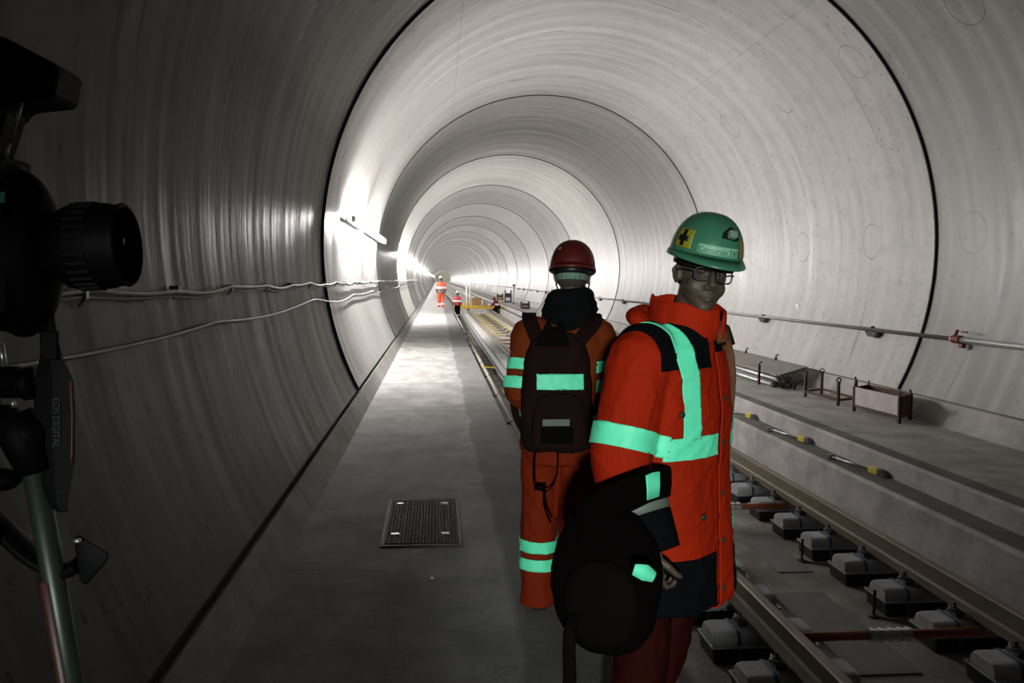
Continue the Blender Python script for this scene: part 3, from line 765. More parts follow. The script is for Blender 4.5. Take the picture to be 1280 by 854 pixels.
def helmet(parent, Hm, shell_mat, tilt, voxel_seg=48, parts='none', dz=.055, rim_w=.55, hh=.140):
    """hard hat: domed shell with peak and rim; Hm places it on the head"""
    K = Hm @ Matrix.Rotation(tilt, 4, 'X')
    rx, ry, h = .113, .134, hh
    def dome(az, e, off=0):
        # az 0 = front, positive to the wearer's right
        e1 = max(math.cos(e), 0)**.82; r = Vector((math.sin(az)*rx*e1, math.cos(az)*ry*e1, h*math.sin(e)**1.0))
        nn = Vector((r.x/rx**2, r.y/ry**2, r.z/h**2+1e-6)).normalized()
        return K @ (r+nn*off+Vector((0, -.006, dz)))
    b = B(); rs = []; N = voxel_seg
    for e in [0, .12, .25, .4, .55, .7, .85, 1.0, 1.15, 1.3, 1.42, 1.52]:
        rs.append([dome(2*PI*j/N, e) for j in range(N)])
    for e in [1.50, 1.2, .85, .5, .2, 0]:
        rs.append([dome(2*PI*j/N, e, -.004) for j in range(N)])
    # rim + peak
    def rim(off, z, pk):
        out = []
        for j in range(N):
            az = 2*PI*j/N; fr = max(0, math.cos(az))**1.5*pk
            out.append(K @ Vector((math.sin(az)*(rx+off), math.cos(az)*(ry+off)+fr-.006, dz+z-fr*.30)))
        return out
    rs.append(rim(0, -.010, .0)); rs.append(rim(.012*rim_w, -.015, .032)); rs.append(rim(.016*rim_w, -.011, .034)); rs.append(rim(.013*rim_w, -.006, .032)); rs.append(rim(.002, .004, .0))
    b.rings(rs, cap=False, close=True)
    o = b.build('hard_hat', shell_mat, parent, True)
    # raised ridge over the crown
    b = B(); b.tube([dome(0, e, .0005) for e in (.55, .8, 1.0, 1.2, 1.4)]+[dome(PI, e, .0005) for e in (1.4, 1.2, 1.0, .8, .55)], .010, 8, flat=.35, ref=K.to_3x3() @ Vector((0, 0, 1))) if False else None
    b = B(); b.lathe([(.094, -.002), (.096, .030), (.090, .032), (.088, -.002)], (0, 0, 0), 30)
    bmesh.ops.scale(b.b, vec=(1.0, 1.22, 1), verts=b.b.verts[:]); bmesh.ops.transform(b.b, matrix=K @ Matrix.Translation((0, -.006, dz-.036)), verts=b.b.verts[:])
    hb = b.build('headband', M['black'], o, True)
    return o, dome, K
def dome_patch(dome, az0, az1, e0, e1, off, name, mat, parent, n=12):
    b = B(); g = [[b.b.verts.new(dome(az0+(az1-az0)*i/n, e0+(e1-e0)*j/n, off)) for i in range(n+1)] for j in range(n+1)]
    for j in range(n):
        for i in range(n): b.b.faces.new((g[j][i], g[j][i+1], g[j+1][i+1], g[j+1][i]))
    o = b.build(name, mat, parent, True); s = o.modifiers.new('s', 'SOLIDIFY'); s.thickness = .0012; s.offset = 1
    return o
def text_mesh(txt, size, extrude=.0004):
    cu = bpy.data.curves.new('txt', 'FONT'); cu.body = txt; cu.size = size; cu.extrude = extrude; cu.align_x = 'LEFT'
    o = bpy.data.objects.new('txt', cu); C.objects.link(o); dg = bpy.context.evaluated_depsgraph_get(); dg.update()
    me = bpy.data.meshes.new_from_object(o.evaluated_get(dg), depsgraph=dg); bpy.data.objects.remove(o); me.materials.clear()
    return me

def folds(seed, amp, sc_=(7, 7, 3.5)):
    def f(co):
        p = Vector((co.x*sc_[0]+seed, co.y*sc_[1], co.z*sc_[2]))
        a = noise.noise(p); b_ = noise.noise(p*2.3+Vector((5, 1, 2)))
        c = 1-abs(noise.noise(Vector((co.x*9+seed, co.y*9, co.z*14+co.x*10))))*2
        return amp*(a*.9+b_*.45+max(0, c-.55)*.9)
    return f
def human(P):
    """clothed figure; local frame: facing +y, wearer's right = +x"""
    r = empty('person', P['base'], P['rz'], P['label'], 'person', P.get('group'))
    vx = P['voxel']; J = P['j']
    Hm = Matrix.Translation(J['head']) @ Matrix.Rotation(P['hrz'], 4, 'Z') @ Matrix.Rotation(P.get('hrx', 0), 4, 'X') @ Matrix.Rotation(P.get('hry', 0), 4, 'Y')
    # body: one continuous skin surface
    b = B(); head_into(b, Hm, P.get('face', True))
    nk = J['neck']
    limb(b, [Hm @ V(0, -.02, -.03), (Hm @ V(0, -.025, -.09))*.5+nk*.5, nk-V(0, 0, .04)], [.056, .057, .062])
    tr = P['torso']
    torso(b, [(c[0], c[1], c[2], c[3]*.62, c[4]*.62) for c in tr if c[2] > .78*P.get('hipz', .9)/.9-.2])
    for s_ in ('R', 'L'):
        sh, el, wr = J['sh'+s_], J['el'+s_], J['wr'+s_]
        limb(b, [sh, el, wr, wr+(J['hd'+s_]).normalized()*.01], [.052, .040, .028, .026], sub=3)
        hand(b, wr, J['hd'+s_], J['hp'+s_], P.get('curl', .6), 1 if s_ == 'R' else -1)
        limb(b, [J['hip'+s_], J['kn'+s_], J['an'+s_]], [.075, .050, .036])
    skin = remesh(b, vx*.55, 3); body = mesh_obj('body', skin, P.get('skin', M['skin']), r, True)
    # trousers
    b = B(); hip = P['hips']; torso(b, hip)
    for s_ in ('R', 'L'):
        a = J['an'+s_]; kn = J['kn'+s_]; up_ = J['hip'+s_]
        limb(b, [up_+V(0, 0, .02), (up_+kn)/2, kn, (kn+a)/2, a+V(0, 0, .03), a-V(0, 0, P.get('hemdrop', .045))], [.108, .104, .092, .086, .086, .092])
    me = remesh(b, vx, 5); displace(me, folds(3, P.get('fold', .010), (9, 9, 6)))
    tro = mesh_obj('trousers', me, P['leg_mat'], r, True)
    # boots
    for s_ in ('R', 'L'):
        a = J['an'+s_]; z0 = a.z-.085; fd = J.get('fd'+s_, V(0, 1, 0)); b = B()
        sd = V(fd.y, -fd.x, 0); rs = []
        for t, w, hh in ((-.085, .030, .05), (-.07, .040, .085), (-.02, .046, .10), (.05, .046, .085), (.12, .050, .062), (.17, .044, .050), (.195, .026, .032)):
            c = V(a.x, a.y, z0)+fd*t
            rs.append([c+sd*w*math.cos(q)+V(0, 0, 1)*(max(0, math.sin(q))*hh+(0 if math.sin(q) >= 0 else 0)+.0) for q in [2*PI*k/20 for k in range(20)]])
        b.rings(rs); b.tube([a+V(0, -.01, -.05), a+V(0, -.012, .06)], [.052, .056], 14)
        me = remesh(b, max(.006, vx), 3); bt = mesh_obj('boot', me, M['shoe'], r, True)
    # jacket
    b = B(); torso(b, tr)
    for s_ in ('R', 'L'):
        sh, el, wr = J['sh'+s_], J['el'+s_], J['wr'+s_]; q = P['sleeve']
        inn = V(sh.x*.55, sh.y, sh.z+.0)
        limb(b, [inn, sh, (sh+el)/2, el, (el+wr)/2, wr+(wr-el).normalized()*.0], [q[0]*.9, q[0], q[1], q[2], q[3], q[4]], 24)
    me = remesh(b, vx, 5); displace(me, folds(11, P.get('fold', .010)))
    jk = mesh_obj('jacket', me, P['jacket_mat'], r, True)
    P['root'] = r; P['Hm'] = Hm; P['jk'] = jk; P['tro'] = tro; P['body'] = body
    return P
def near_axis(p0, p1, rad):
    p0, p1 = Vector(p0), Vector(p1); d = p1-p0; L = d.length; d.normalize()
    def f(c):
        t = (c-p0).dot(d); return -.04 < t < L+.04 and (c-p0-d*t).length < rad
    return f
def sleeve_band(P, s_, seg, t0, t1, name='reflective_band', mat=None, rad=.13, off=.004):
    a, e = (P['j']['sh'+s_], P['j']['el'+s_]) if seg == 0 else (P['j']['el'+s_], P['j']['wr'+s_])
    d = (e-a).normalized()
    return cut(P['jk'], [(a+d*t0, -d), (a+d*t1, d)], name, mat or M['tape'], P['root'], off, .003, near_axis(a, e, rad))

# ---- front man: green helmet, orange parka, looking back over his right
FM = human(dict(
    base=(.70, 2.60, 0), rz=math.radians(-135), voxel=.008, hrz=math.radians(-42), hrx=math.radians(-4), hry=math.radians(-8),
    label='person in bright orange parka and green hard hat facing the photographer, carrying a black bag',
    leg_mat=M['orange_leg'], jacket_mat=M['orange'], sleeve=(.098, .094, .092, .084, .072), curl=.9, fold=.009,
    j=dict(head=V(-.100, .100, 1.655), neck=V(-.070, .070, 1.50),
           shR=V(.150, .035, 1.405), elR=V(.245, .030, 1.10), wrR=V(.262, .150, .865), hdR=V(-.22, .02, -1), hpR=V(-1, .3, 0),
           shL=V(-.215, .025, 1.405), elL=V(-.235, -.06, 1.12), wrL=V(-.205, -.04, .88), hdL=V(.05, .1, -1), hpL=V(1, 0, 0),
           hipR=V(.07, .0, .90), knR=V(.085, .02, .50), anR=V(.09, -.01, .085), hipL=V(-.10, .02, .90), knL=V(-.09, .0, .50), anL=V(-.085, -.09, .085),
           fdR=V(.05, 1, 0).normalized(), fdL=V(-.08, 1, 0).normalized()),
    torso=[(-.055, .045, .625, .242, .162), (-.055, .045, .64, .248, .168), (-.045, .045, .85, .235, .158), (-.042, .042, 1.05, .228, .152), (-.042, .042, 1.22, .232, .152), (-.042, .042, 1.36, .222, .140),
           (-.045, .045, 1.435, .185, .122), (-.055, .055, 1.485, .125, .105), (-.062, .062, 1.52, .095, .095)],
    hips=[(-.02, .02, .60, .17, .12), (-.02, .02, .75, .175, .125), (-.03, .03, .92, .165, .12), (-.03, .03, 1.0, .15, .11)]))
def front_details(P):
    r, jk, Hm = P['root'], P['jk'], P['Hm']; sx = -.042; fx = sx-.048
    armR = near_axis(P['j']['shR']-V(0, 0, .10), P['j']['elR'], .118); foreR = near_axis(P['j']['elR'], P['j']['wrR'], .115)
    armL = near_axis(P['j']['shL']-V(0, 0, .10), P['j']['elL'], .118); foreL = near_axis(P['j']['elL'], P['j']['wrL'], .115)
    body = lambda c: not (armR(c) or foreR(c) or armL(c) or foreL(c))
    X, Y, Z = V(1, 0, 0), V(0, 1, 0), V(0, 0, 1)
    # chest band and lower band stop at the front flap
    for z0, z1 in ((1.105, 1.172), (.808, .874)):
        cut(jk, [(V(0, 0, z0), -Z), (V(0, 0, z1), Z), (V(fx+.050, 0, 0), -X)], 'reflective_band', M['tape'], r, .004, .003, body)
        cut(jk, [(V(0, 0, z0), -Z), (V(0, 0, z1), Z), (V(fx-.060, 0, 0), X)], 'reflective_band', M['tape'], r, .004, .003, body)
    # brace-like vertical tapes over both shoulders
    for s_ in (1, -1):
        xa, xb = (sx+s_*.095, sx+s_*.160)
        lo, hi = min(xa, xb), max(xa, xb)
        cut(jk, [(V(lo, 0, 0), -X), (V(hi, 0, 0), X), (V(0, 0, 1.165), -Z)], 'shoulder_tape', M['tape'], r, .0065, .003)
        lo, hi = (sx+.020, sx+.235) if s_ > 0 else (sx-.235, sx-.020)
        cut(jk, [(V(lo, 0, 0), -X), (V(hi, 0, 0), X), (V(0, 0, 1.375), -Z)], 'navy_yoke', M['navy'], r, .003, .003)
    # navy skirt of the parka
    cut(jk, [(V(0, 0, .80), Z), (V(fx+.055, 0, 0), -X)], 'navy_hem_panel', M['navy'], r, .003, .003, body)
    cut(jk, [(V(0, 0, .80), Z), (V(fx-.062, 0, 0), X)], 'navy_hem_panel', M['navy'], r, .003, .003, body)
    # front flap with snaps
    fl = cut(jk, [(V(fx-.048, 0, 0), -X), (V(fx+.045, 0, 0), X), (V(0, .06, 0), -Y), (V(0, 0, 1.42), Z)], 'front_flap', M['orange'], r, .008, .005, body)
    def front_y(x, z):
        best = max((v.co.y for v in jk.data.vertices if abs(v.co.x-x) < .02 and abs(v.co.z-z) < .02), default=.2); return best
    for z in (.68, .83, .98, 1.14, 1.28):
        x = fx+.028; B().lathe([(.0, 0), (.009, 0), (.009, .003), (.005, .005), (0, .005)], (x, front_y(x, z)+.011, z), 12, Y).build('snap', M['ink'], r, True)
    # chest pocket flap and its snap
    for z0, z1, xa, xb in ((1.235, 1.30, sx+.06, sx+.165),):
        cut(jk, [(V(xa, 0, 0), -X), (V(xb, 0, 0), X), (V(0, 0, z0), -Z), (V(0, 0, z1), Z), (V(0, .06, 0), -Y)], 'pocket_flap', M['orange'], r, .005, .004, body)
    for x, z in ((sx+.175, 1.245), (sx+.09, .925)):
        B().lathe([(.0, 0), (.010, 0), (.010, .003), (.005, .005), (0, .005)], (x, front_y(x, z)+.006, z), 12, (Y+X*.35)).build('snap', M['ink'], r, True)
    # sleeves
    sleeve_band(P, 'R', 0, .215, .280); sleeve_band(P, 'L', 0, .215, .280)
    for s_ in 'RL':
        e, w_ = P['j']['el'+s_], P['j']['wr'+s_]; d = (w_-e).normalized(); L = (w_-e).length
        B().tube([e+d*.085, e+d*.10, e+d*.15, e+d*.165], [.095, .098, .096, .093], 28).build('reflective_band', M['tapedull'], r, True)['label'] = 'dull grey-green sleeve band'
        B().tube([e+d*.163, e+d*.17, e+d*(L-.02), e+d*(L+.012), e+d*(L+.014)], [.092, .093, .086, .082, .05], 28).build('navy_cuff', M['navy'], r, True)
    # collar: tall stand-up collar, folded hood roll at the back, one flap turned outwards
    n_ = 40; rs = []
    def cr(rad_x, rad_y, zf, zb, push, gap):
        out = []
        for k in range(n_+1):
            a = PI/2+gap+(2*PI-2*gap)*k/n_            # opens at the front (a = 90 deg)
            w_ = (1-math.sin(a))/2
            out.append(V(-.070+rad_x*math.cos(a), .065+rad_y*math.sin(a)+push, zf+(zb-zf)*w_+.006*math.sin(5*a)))
        return out
    gp = .10
    outer = [cr(.118, .118, 1.445, 1.47, 0, gp), cr(.122, .124, 1.49, 1.52, .004, gp), cr(.116, .122, 1.53, 1.575, .006, gp), cr(.112, .120, 1.555, 1.60, .008, gp)]
    inner = [cr(.104, .112, 1.55, 1.597, .008, gp), cr(.104, .110, 1.52, 1.57, .006, gp), cr(.108, .110, 1.46, 1.50, .002, gp)]
    b = B(); b.rings([[q for q in ring] for ring in zip(*(outer+inner))])
    cl = b.build('collar', M['orange'], r, True); cl.modifiers.new('s', 'SUBSURF').levels = 1; cl.modifiers['s'].render_levels = 2
    me = cl.data; displace(me, lambda c: .006*noise.noise(c*18))
    # hood roll
    b = B(); pts = []; rad = []
    for k in range(17):
        a = math.radians(195+150*k/16); t = math.sin(PI*k/16)
        pts.append(V(-.070+.135*math.cos(a)*1.0, .060+.150*math.sin(a), 1.49+.035*t)); rad.append(.016+.032*t)
    b.tube(pts, rad, 14, flat=.8)
    me = remesh(b, .007, 4); displace(me, lambda c: .008*noise.noise(c*16)); mesh_obj('rolled_hood', me, M['orange'], r, True)
    # lapel flap turned outwards at the left front, brown lining showing
    b = B(); b.rings([[V(-.075, .178, 1.46), V(-.135, .185, 1.455), V(-.20, .175, 1.44), V(-.20, .170, 1.435), V(-.135, .175, 1.44), V(-.075, .165, 1.44)],
                      [V(-.085, .180, 1.52), V(-.125, .190, 1.50), V(-.155, .185, 1.475), V(-.155, .180, 1.47), V(-.125, .180, 1.49), V(-.085, .168, 1.51)]])
    b.build('turned_lapel', M['brownlining'], r, True)
    b = B(); pts = []
    for z in (1.46, 1.40, 1.34, 1.27, 1.19): pts.append(V(fx-.050-.02*(1.46-z), front_y(fx-.05, z)+.006, z))
    b.tube(pts, [.022, .024, .020, .013, .004], 10, flat=.4); b.build('open_lining', M['brownlining'], r, True)
    # helmet
    o, dome, K = helmet(r, Hm, M['helm_g'], math.radians(-5), dz=.070, hh=.136)
    D = math.radians
    dome_patch(dome, D(50), D(84), .12, .58, .0012, 'yellow_decal', M['decal_y'], o)['label'] = 'yellow square decal with a black cross shape'
    dc = [(D(63), D(71), .16, .55), (D(57), D(77), .27, .40)]
    for a, b_, c, d in dc: dome_patch(dome, a, b_, c, d, .0028, 'black_mark', M['black'], o, 6)
    dome_patch(dome, D(-50), D(-36), .10, .52, .0012, 'ochre_decal', M['decal_brown'], o)
    dome_patch(dome, D(-33), D(40), .085, .30, .0012, 'label_plate', M['decal_label'], o)['label'] = 'pale green name label'
    me = text_mesh('Consorzio TAT', .024); w_ = max(v.co.x for v in me.vertices)
    for v in me.vertices:
        az = D(37)-(v.co.x/w_)*D(67); e = .135+v.co.y/.018*.115; v.co = dome(az, e, .0028+v.co.z)
    mesh_obj('label_text', me, M['ink'], o)
    b = B()
    for k in range(24): b.tube([dome(D(38-68*k/24), .115, .003), dome(D(38-68*(k+1)/24), .115, .003)], .0008, 6)
    b.build('label_line', M['ink'], o)
    # clip with small lamp on the front
    c = dome(D(-8), .56, .006); nrm = (dome(D(-8), .56, .02)-dome(D(-8), .56, 0)).normalized()
    xa = K.to_3x3() @ V(1, 0, 0); ya = nrm.cross(xa).normalized(); xa = ya.cross(nrm)
    rot = Matrix((xa, ya, nrm)).transposed()
    b = B()
    pts = [(-.026, .012), (.026, .012), (.022, -.008), (.004, -.026), (-.004, -.026), (-.022, -.008)]
    b.rings([[c+xa*u+ya*(-v)*(-1)+nrm*t for u, v in pts] for t in (0, .012)]); b.build('lamp_clip', M['black'], o, bevel=.002)
    b = B(); b.box(c+nrm*.016+ya*.002, (.026, .022, .020), rot=rot); b.build('clip_lamp', M['lampgrey'], o, bevel=.003)
    # eyes and spectacles
    for s_ in (-1, 1):
        B().ell(Hm @ V(s_*.031, .068, .014), (.0125, .0125, .0125)).build('eyeball', M['eye'], P['body'], True)
        B().ell(Hm @ V(s_*.031+.004, .0785, .014), (.0065, .0035, .0065)).build('iris', M['pupil'], P['body'], True)
    for s_ in (-1, 1):
        b = B(); b.ell(Hm @ V(s_*.031, .068, .0175), (.0145, .0145, .0120), rot=Hm.to_3x3()); b.build('eyelid', M['skin'], P['body'], True)
    fr = B()
    def lens(s_, grow=0):
        out = []
        for k in range(28):
            t = 2*PI*k/28; c_, q = math.cos(t), math.sin(t)
            x = s_*.035+(.0265+grow)*math.copysign(abs(c_)**.6, c_); z = .010+(.0195+grow)*math.copysign(abs(q)**.65, q)
            out.append(Hm @ V(x, .105-.35*abs(x)**1.6*3.0, z))
        return out
    for s_ in (-1, 1): fr.tube(lens(s_), .0024, 8, close=True)
    fr.tube([Hm @ V(-.009, .104, .016), Hm @ V(0, .106, .019), Hm @ V(.009, .104, .016)], .0024, 8)
    for s_ in (-1, 1): fr.tube([Hm @ V(s_*.0615, .090, .018), Hm @ V(s_*.071, .080, .018), Hm @ V(s_*.080, .02, .016), Hm @ V(s_*.083, -.02, .010)], .0026, 8)
    spec = fr.build('spectacles', M['black'], r, True)
    for s_ in (-1, 1):
        b = B(); f0 = lens(s_, -.001); ctr = sum(f0, Vector())/len(f0)
        b.rings([f0, [p-(Hm.to_3x3() @ V(0, .0012, 0)) for p in f0]]); b.build('lens', M['glass'], spec, False)
    # short hair below the helmet
    b = B(); b.ell(Hm @ V(0, -.022, .018), (.0785, .090, .078), rot=Hm.to_3x3())
    hp = b.build('hair', M['hair'], r, True)
    bm2 = bmesh.new(); bm2.from_mesh(hp.data); Hi = Hm.inverted()
    bmesh.ops.delete(bm2, geom=[v for v in bm2.verts if (Hi @ v.co).y > .012+.5*((Hi @ v.co).z) or (Hi @ v.co).z < -.045], context='VERTS'); bm2.to_mesh(hp.data); bm2.free()
front_details(FM)

# ---- red helmet man seen from behind
RM = human(dict(
    base=(.62, 4.07, 0), rz=0, voxel=.009, hrz=math.radians(-14), hrx=math.radians(-6),
    label='person in orange workwear and dark red hard hat seen from behind, wearing a backpack', face=True,
    leg_mat=M['orange_t'], jacket_mat=M['orange_d'], sleeve=(.085, .082, .080, .072, .062), curl=.8, fold=.010, hemdrop=.075,
    j=dict(head=V(.050, .03, 1.650), neck=V(.035, .0, 1.49),
           shR=V(.180, .0, 1.375), elR=V(.225, -.04, 1.10), wrR=V(.15, .18, 1.06), hdR=V(-.5, .8, 0), hpR=V(0, 0, -1),
           shL=V(-.165, .0, 1.375), elL=V(-.205, -.06, 1.10), wrL=V(-.12, .17, 1.06), hdL=V(.5, .8, 0), hpL=V(0, 0, -1),
           hipR=V(.085, .0, .88), knR=V(.075, -.06, .47), anR=V(.065, -.17, .085), hipL=V(-.085, .0, .88), knL=V(-.10, .03, .47), anL=V(-.11, .01, .085),
           fdR=V(.12, 1, 0).normalized(), fdL=V(-.10, 1, 0).normalized()),
    torso=[(.0, .0, .80, .200, .145), (.0, .0, .82, .203, .148), (.0, .0, 1.0, .200, .142), (.0, .0, 1.18, .205, .142), (.01, .0, 1.32, .205, .130), (.02, .0, 1.40, .170, .112), (.03, .0, 1.45, .115, .095), (.035, .0, 1.485, .085, .085)],
    hips=[(0, 0, .74, .180, .13), (0, 0, .86, .185, .14), (0, 0, 1.0, .17, .13)]))
def red_details(P):
    r, jk, tro, Hm = P['root'], P['jk'], P['tro'], P['Hm']
    X, Y, Z = V(1, 0, 0), V(0, 1, 0), V(0, 0, 1)
    for s_ in 'RL':
        sleeve_band(P, s_, 0, .135, .190, rad=.105); sleeve_band(P, s_, 0, .225, .280, rad=.105)
        a, k = P['j']['an'+s_], P['j']['kn'+s_]; d = (k-a).normalized()
        for t in (.105, .195): cut(tro, [(a+d*t, -d), (a+d*(t+.058), d)], 'reflective_band', M['tape'], r, .004, .003, near_axis(a, k, .14))
    armR = near_axis(P['j']['shR']-V(0, 0, .10), P['j']['elR'], .103); armL = near_axis(P['j']['shL']-V(0, 0, .10), P['j']['elL'], .103)
    body = lambda c: not (armR(c) or armL(c))
    for z0, z1 in ((.93, .985), (1.12, 1.175)):
        cut(jk, [(V(0, 0, z0), -Z), (V(0, 0, z1), Z)], 'reflective_band', M['tape'], r, .004, .003, body)
    cut(jk, [(V(.115, 0, 0), -X), (V(.165, 0, 0), X), (V(0, 0, 1.25), -Z), (V(0, -.02, 0), -Y)], 'shoulder_tape', M['tape'], r, .004, .003)
    # black fleece collar
    b = B(); torso(b, [(.035, .0, 1.405, .120, .105), (.033, -.002, 1.44, .132, .118), (.036, -.002, 1.50, .128, .118), (.040, .0, 1.54, .118, .112), (.044, .004, 1.575, .102, .10), (.046, .006, 1.595, .085, .085)], ex=2.1)
    b.ell((.035, -.095, 1.42), (.06, .035, .05))
    me = remesh(b, .008, 10); displace(me, folds(5, .022, (9, 9, 12))); mesh_obj('fleece_collar', me, M['blackfleece'], r, True)
    b = B(); b.lathe([(.0755, -.012), (.0785, -.008), (.079, .02), (.0765, .028)], (0, 0, 0), 36); b.lathe([(.0755, -.012), (.0765, .028)], (0, 0, 0), 36) if False else None
    bmesh.ops.scale(b.b, vec=(1.02, 1.24, 1), verts=b.b.verts[:]); bmesh.ops.transform(b.b, matrix=Hm @ Matrix.Translation((0, -.014, -.004)), verts=b.b.verts[:])
    b.build('fleece_headband', M['greenfleece'], r, True)['label'] = 'grey-green headband under the hard hat'
    b = B(); b.ell(Hm @ V(0, -.022, .0), (.0785, .090, .066), rot=Hm.to_3x3()); hp = b.build('hair', M['hair'], r, True)
    bm2 = bmesh.new(); bm2.from_mesh(hp.data); Hi = Hm.inverted()
    bmesh.ops.delete(bm2, geom=[v for v in bm2.verts if (Hi @ v.co).y > -.005], context='VERTS'); bm2.to_mesh(hp.data); bm2.free()
    o, dome, K = helmet(r, Hm, M['helm_r'], math.radians(-3), dz=.048, rim_w=.3)
    b = B(); c = dome(math.radians(-145), .62, .002); nn = (dome(math.radians(-145), .62, .02)-c).normalized(); b.lathe([(0, 0), (.009, 0), (.009, .002), (0, .003)], c, 14, nn); b.build('round_sticker', M['lampgrey'], o)
    b = B(); b.tube([Hm @ V(.082, .02, .03), Hm @ V(.083, .03, -.03), Hm @ V(.060, .05, -.085), Hm @ V(.0, .07, -.115), Hm @ V(-.060, .05, -.085), Hm @ V(-.083, .03, -.03), Hm @ V(-.082, .02, .03)], .004, 6); b.build('chin_strap', M['strap'], r, True)
    for s_ in (-1, 1):
        B().ell(Hm @ V(s_*.031, .068, .004), (.0125, .0125, .0125)).build('eyeball', M['eye'], P['body'], True)
red_details(RM)

# ---- backpack worn by the red-helmet man (a thing of its own)
def soft_pack(b, w, d, h, ex=.62, prof=((0, .70, .62), (.03, .93, .88), (.12, 1.0, 1.0), (.30, 1.0, 1.0), (.55, .97, .92), (.78, .90, .74), (.92, .74, .56), (1.0, .42, .30))):
    rs = []
    for z, s_, sd in prof:
        ring = []
        for j in range(36):
            t = 2*PI*j/36; c, s = math.cos(t), math.sin(t)
            ring.append(V(w/2*s_*math.copysign(abs(c)**ex, c), d/2*sd*math.copysign(abs(s)**ex, s), z*h))
        rs.append(ring)
    b.rings(rs)
BPX, BPY, BPZ = .565, 3.855, .835
r = empty('backpack', (BPX, BPY, BPZ), 0, 'dark maroon backpack with a mint reflective strip worn on the back of the red-helmet person', 'backpack')
b = B(); soft_pack(b, .34, .17, .56); me = remesh(b, .008, 4); displace(me, folds(2, .006, (12, 12, 10))); main = mesh_obj('main_bag', me, M['packbrown'], r, True)
X, Y, Z = V(1, 0, 0), V(0, 1, 0), V(0, 0, 1)
cut(main, [(V(0, 0, .300), -Z), (V(0, 0, .372), Z), (V(-.105, 0, 0), -X), (V(.112, 0, 0), X), (V(0, -.02, 0), Y)], 'reflective_strip', M['tape'], r, .006, .003)
b = B(); soft_pack(b, .26, .07, .26); bmesh.ops.translate(b.b, verts=b.b.verts[:], vec=(0, -.085, .025)); me = remesh(b, .008, 4); pk = mesh_obj('front_pocket', me, M['packbrown'], r, True)
B().box((-.02, -.124, .155), (.125, .006, .032)).build('label_plate', plain('grey_label', (.10, .13, .11, 1), .6), r, bevel=.002)['label'] = 'grey-green woven label'
B().box((-.015, -.123, .095), (.15, .006, .075)).build('mesh_panel', M['strap'], r, bevel=.002)
b = B(); b.tube([(-.03, -.02, .55), (-.03, -.05, .585), (.02, -.05, .585), (.02, -.02, .55)], .010, 8, flat=.5); b.build('grab_handle', M['strap'], r, True)
b = B(); b.prism([(-.11, .50), (-.055, .625), (-.02, .57), (.0, .62), (.055, .50)], -.055, -.035, 'y'); b.build('top_flap', M['strap'], r, bevel=.004)
# shoulder straps go over the shoulders
for pts in ([V(-.085, -.02, .50), V(-.115, .03, .575), V(-.125, .10, .625), V(-.115, .19, .640), V(-.105, .30, .60), V(-.12, .355, .47), V(-.16, .33, .30), V(-.18, .20, .16), V(-.14, .08, .06)],
            [V(.07, -.03, .48), V(.12, .0, .545), V(.18, .05, .60), V(.20, .14, .635), V(.19, .24, .625), V(.19, .345, .52), V(.21, .36, .36), V(.235, .22, .18), V(.15, .08, .06)]):
    P_, R_ = lerp_path(pts, [.034]*5+[.030, .026, .018, .014], 5)
    b = B(); rs = []
    for i, p in enumerate(P_):
        d = (P_[min(i+1, len(P_)-1)]-P_[max(i-1, 0)]).normalized()
        nn = d.cross(X); nn = nn.normalized() if nn.length > .1 else Y
        w_ = nn.cross(d).normalized(); rr = R_[i]
        rs.append([p+w_*rr*a_+nn*.006*b_ for a_, b_ in ((-1, -1), (1, -1), (1, 1), (-1, 1))])
    b.rings(rs); b.build('shoulder_strap', M['packbrown'], r, True, .002)
b = B(); P_, _r = lerp_path([V(-.11, -.05, .02), V(-.115, -.055, -.10), V(-.10, -.05, -.165), V(-.045, -.06, -.175), V(-.005, -.05, -.11), V(.0, -.05, .01)], [.006]*6, 5); b.tube(P_, .0065, 8, flat=.6)
P_, _r = lerp_path([V(-.065, -.06, -.17), V(-.06, -.055, -.25), V(-.03, -.06, -.33)], [.006]*3, 5); b.tube(P_, .0055, 8); b.box((-.085, -.055, -.165), (.05, .015, .02)); b.build('dangling_strap', M['strap'], r, True)

# ---- dark backpack carried by the front man, its strap over his forearm
px0 = W(756, 812, 2.26)
r = empty('carried_backpack', (px0.x, px0.y, px0.z), math.radians(-20), 'large black backpack hanging from the forearm of the person in the bright orange parka', 'backpack')
RP = ((0, .30, .35), (.04, .55, .62), (.12, .76, .82), (.26, .93, .96), (.45, 1.0, 1.0), (.62, 1.0, .95), (.78, .90, .82), (.90, .70, .60), (.97, .45, .40), (1.0, .2, .2))
b = B(); soft_pack(b, .31, .17, .41, .78, RP); me = remesh(b, .009, 5); displace(me, folds(9, .008, (10, 10, 8))); main = mesh_obj('main_bag', me, M['packblack'], r, True)
b = B(); soft_pack(b, .21, .07, .24, .8, RP); bmesh.ops.translate(b.b, verts=b.b.verts[:], vec=(0, -.080, .045)); me = remesh(b, .009, 4); mesh_obj('front_pocket', me, M['strap'], r, True)
r['px'] = 0; del r['px']
def ribbon(name, pts, rad, mat, parent, wid_axis, thick=.006, sub=6):
    P_, R_ = lerp_path(pts, rad, sub); b = B(); rs = []
    for i, p in enumerate(P_):
        d = (P_[min(i+1, len(P_)-1)]-P_[max(i-1, 0)]).normalized()
        nn = d.cross(wid_axis).normalized(); w_ = nn.cross(d).normalized(); rr = R_[i]
        rs.append([p+w_*rr*a_+nn*thick*b_ for a_, b_ in ((-1, -.6), (0, -1), (1, -.6), (1, .6), (0, 1), (-1, .6))])
    b.rings(rs); return b.build(name, mat, parent, True)
Ri = Matrix.Rotation(math.radians(20), 3, 'Z')
def loc(p): return Ri @ (Vector(p)-px0)
